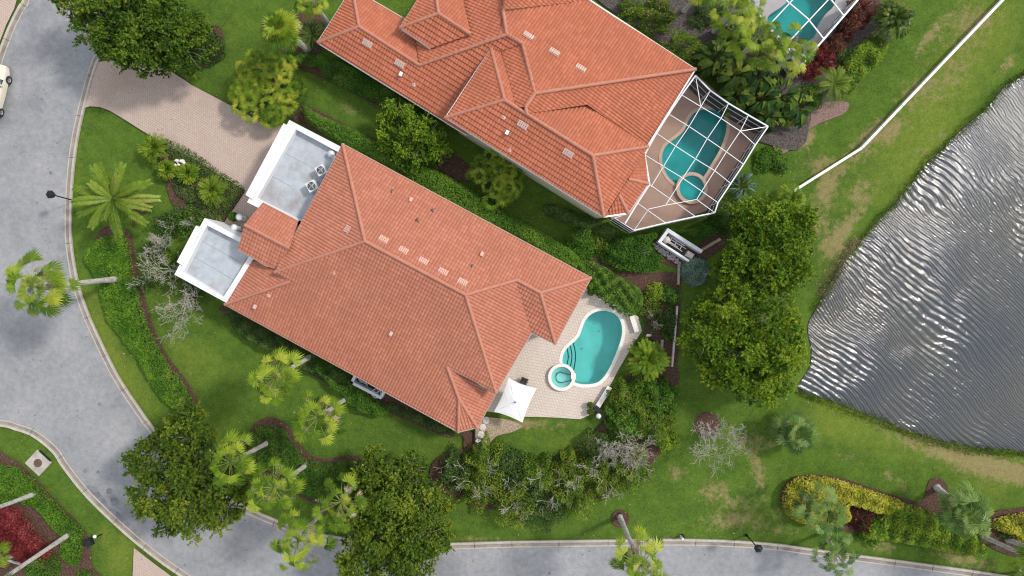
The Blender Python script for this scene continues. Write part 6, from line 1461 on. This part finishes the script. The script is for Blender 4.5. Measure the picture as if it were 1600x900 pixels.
hedge('hedge', [(355, 488), (400, 508), (470, 543), (540, 580), (548, 600), (500, 590), (440, 560), (390, 535), (362, 510)], 1.2, 'dark', 'dark hedge in the shade of the lower eave', 'hedge', 'hedges')
hedge('hedge', [(484, 560), (510, 562), (545, 585), (560, 604), (600, 630), (608, 642), (592, 652), (560, 642), (535, 622), (505, 592), (482, 575)], 1.2, 'hedge', 'hedge wrapped around the low air conditioner enclosure', 'hedge', 'hedges', lim=(.1, .8))
hedge('hedge', [(610, 630), (660, 648), (720, 672), (716, 682), (670, 668), (615, 644)], .7, 'dark', 'thin dark planting under the lowest eave', 'hedge', 'hedges')
JZ = [(140, 384), (165, 370), (198, 374), (205, 400), (212, 440), (222, 480), (236, 520), (262, 568), (288, 600), (302, 632), (290, 652), (262, 632), (240, 610), (230, 590), (212, 560), (190, 530), (170, 505), (158, 470), (148, 435), (132, 408)]
hedge('ground_cover', JZ, .7, 'jasmine', 'long strip of leafy ground cover along the left lawn', 'ground cover', 'ground covers', lim=(.15, .9), size=.16)
hedge('ground_cover', [(250, 215), (300, 235), (345, 268), (380, 292), (368, 318), (345, 345), (318, 338), (285, 312), (268, 290), (275, 262)], .5, 'dark', 'dark ground cover among the cycads by the driveway', 'ground cover', 'ground covers', lim=(.3, 1.0), size=.13)
hedge('ground_cover', [(404, 668), (440, 668), (465, 700), (495, 722), (560, 720), (598, 745), (600, 790), (500, 785), (420, 735), (385, 695)], .9, 'hedge', 'dark ground cover around the palms above the lower road', 'ground cover', 'ground covers', lim=(.1, .75))
hedge('ground_cover', [(-30, 728), (15, 728), (45, 742), (75, 775), (105, 805), (130, 828), (122, 845), (90, 835), (60, 800), (30, 788), (-30, 785)], .6, 'jasmine', 'leafy ground cover above the red bush on the island', 'ground cover', 'ground covers', lim=(.1, .8))
hedge('ground_cover', [(100, 845), (128, 842), (128, 862), (120, 885), (100, 878), (92, 860)], .5, 'jasmine', 'small ground cover patch near the lower palm trunk', 'ground cover', 'ground covers', lim=(.1, .7)); hedge('ground_cover', [(120, 890), (145, 892), (150, 920), (115, 920)], .6, 'hedge', 'dark patch of ground cover at the bottom edge of the island', 'ground cover', 'ground covers', sm=False)
hedge('red_bush', [(-30, 800), (-5, 792), (25, 792), (40, 808), (52, 830), (75, 852), (78, 868), (60, 880), (38, 882), (22, 868), (5, 860), (-30, 862)], 1.2, 'red', 'big crimson bush in the middle of the island bed', 'shrub', size=.18, lim=(.15, .95))
shrub(62, 888, 30, 1.3, 'hedge', 'round dark green shrub at the bottom of the island', rypx=24, lump=.1); shrub(95, 822, 12, .8, 'hedge', 'small shrub at the foot of the long island palm')
hedge('golden_hedge', [(1224, 778), (1236, 754), (1266, 744), (1310, 750), (1370, 770), (1410, 785), (1395, 806), (1350, 796), (1328, 790), (1328, 812), (1300, 822), (1262, 820), (1232, 806)], 1.3, 'yellow', 'golden yellow hedge at the left end of the roadside bed', 'hedge', 'roadside hedges', size=.18, lim=(.1, .95))
hedge('clipped_hedge', [(1396, 786), (1440, 795), (1500, 820), (1536, 848), (1532, 868), (1480, 862), (1430, 852), (1380, 845), (1345, 838), (1370, 812)], 1.2, 'gold_green', 'green and gold hedge between the two silvery palms', 'hedge', 'roadside hedges', size=.18, lim=(.15, .85))
hedge('golden_hedge', [(1552, 812), (1600, 803), (1660, 806), (1660, 850), (1600, 850), (1580, 836), (1556, 828)], 1.2, 'yellow', 'golden hedge at the right border', 'hedge', 'roadside hedges', size=.18)
shrub(1348, 808, 26, 1.1, 'copper', 'dark reddish shrub in the middle of the roadside bed', rypx=24, lim=(0, .45)); shrub(1362, 832, 22, 1.0, 'hedge', 'dark green shrub at the lower side of the roadside bed')
shrub(1575, 832, 14, .6, 'dark', 'dark low shrub under the right border trunks')
shrub(398, 315, 1, .1, 'dark', 'x') if False else None
for i, (x, y, r) in enumerate(((344, 358, 6), (352, 320, 4.5), (341, 342, 5), (363, 308, 4))):
    shrub(x, y, r, .45, 'yellow', ('yellow flowering plant touching the small flat roof', 'yellow plant nearest the walk in the entry bed', 'yellow flowering plant in the middle of the entry bed', 'topmost yellow plant of the entry bed')[i], cat='plant', name='flowering_plant', group='yellow plants of the entry bed', size=.12, dens=300)
# orange blooms
s_ = Soup(); 
M['bloom'] = leafmat('orange blooms', [(.5, .12, .03), (.6, .2, .05), (.7, .35, .1)])
n = 60; a = rng.uniform(0, 6.28, n); q = np.sqrt(rng.random(n))*1.4; c = W(1030, 20, 1.6)
o = Soup().leaves(np.column_stack([np.cos(a)*q, np.sin(a)*q, np.zeros(n)+1.9-q*.4]), .12, rng.random(n)).build('blooms', M['bloom'])
for ob in COL.objects:
    if ob.get('label', '').startswith('shrub with orange'): o.parent = ob
# shoreline vegetation
def shore(pts, lab, w=.55, n=5200, mat='oak_olive', h=.35):
    q = np.array([W(x, y, -.2)[:2] for x, y in smooth_px(pts, False, 5)]); seg = np.diff(q, axis=0); L_ = np.hypot(*seg.T); cum = np.concatenate([[0], np.cumsum(L_)])
    u = rng.uniform(0, cum[-1], n); i = np.searchsorted(cum, u)-1; i = np.clip(i, 0, len(seg)-1); f = (u-cum[i])/L_[i]
    nr = np.column_stack([-seg[:, 1], seg[:, 0]])/L_[:, None]; off = rng.normal(size=n)*w*.5*(.4+sn(u, u*0, 4, .9))
    P_ = q[i]+seg[i]*f[:, None]+nr[i]*off[:, None]
    T = np.clip(rng.random(n)*.7+.3*sn(P_[:, 0], P_[:, 1], 9, .8)-.1, 0, 1)
    o = Soup().leaves(np.column_stack([P_, -.3+rng.random(n)*h]), .16, T, up=.1, asp=.3).build('shore_plants', M[mat]); tag(o, lab, 'shore plants', kind='stuff')
shore([(1610, 108), (1600, 115), (1570, 135), (1545, 165), (1500, 205), (1475, 230), (1440, 265), (1420, 292), (1395, 322), (1370, 347), (1345, 377), (1325, 402), (1305, 430), (1290, 455), (1272, 488)], 'weedy grass along the upper bank of the pond', n=5200)
shore([(1247, 609), (1262, 619), (1300, 630), (1340, 646), (1380, 661), (1420, 677), (1470, 692), (1520, 702), (1600, 709), (1640, 714)], 'weedy grass along the lower bank of the pond', n=4500)
shore([(1340, 372), (1320, 400), (1298, 432), (1282, 462)], 'brown dry weeds where the bank meets the trees', w=1.0, n=1600, mat='dead')
# lawn blades and fallen leaves
n = 420; Pl = np.column_stack([rng.uniform(-40, 40, n), rng.uniform(-24, 24, n), np.full(n, .09)])

# fallen leaves and grit
n = 2600; Pl = np.column_stack([rng.uniform(-43, 30, n), rng.uniform(-24, 24, n)]); keep = sn(Pl[:, 0], Pl[:, 1], 77, .35) > .5; Pl = Pl[keep]
dk = np.zeros(len(Pl), bool)
for poly in (DECK, DECK_UP, POND_PX): dk |= inside(Pl, poly_xy(poly, 0, False))
Pl = Pl[~dk]
tag(Soup().leaves(np.column_stack([Pl, np.full(len(Pl), .075)]), .13, rng.uniform(0, .75, len(Pl)), up=2.5).build('fallen_leaves', M['dead']), 'scattered dry fallen leaves on lawn, road and driveway', 'leaf litter', kind='stuff')
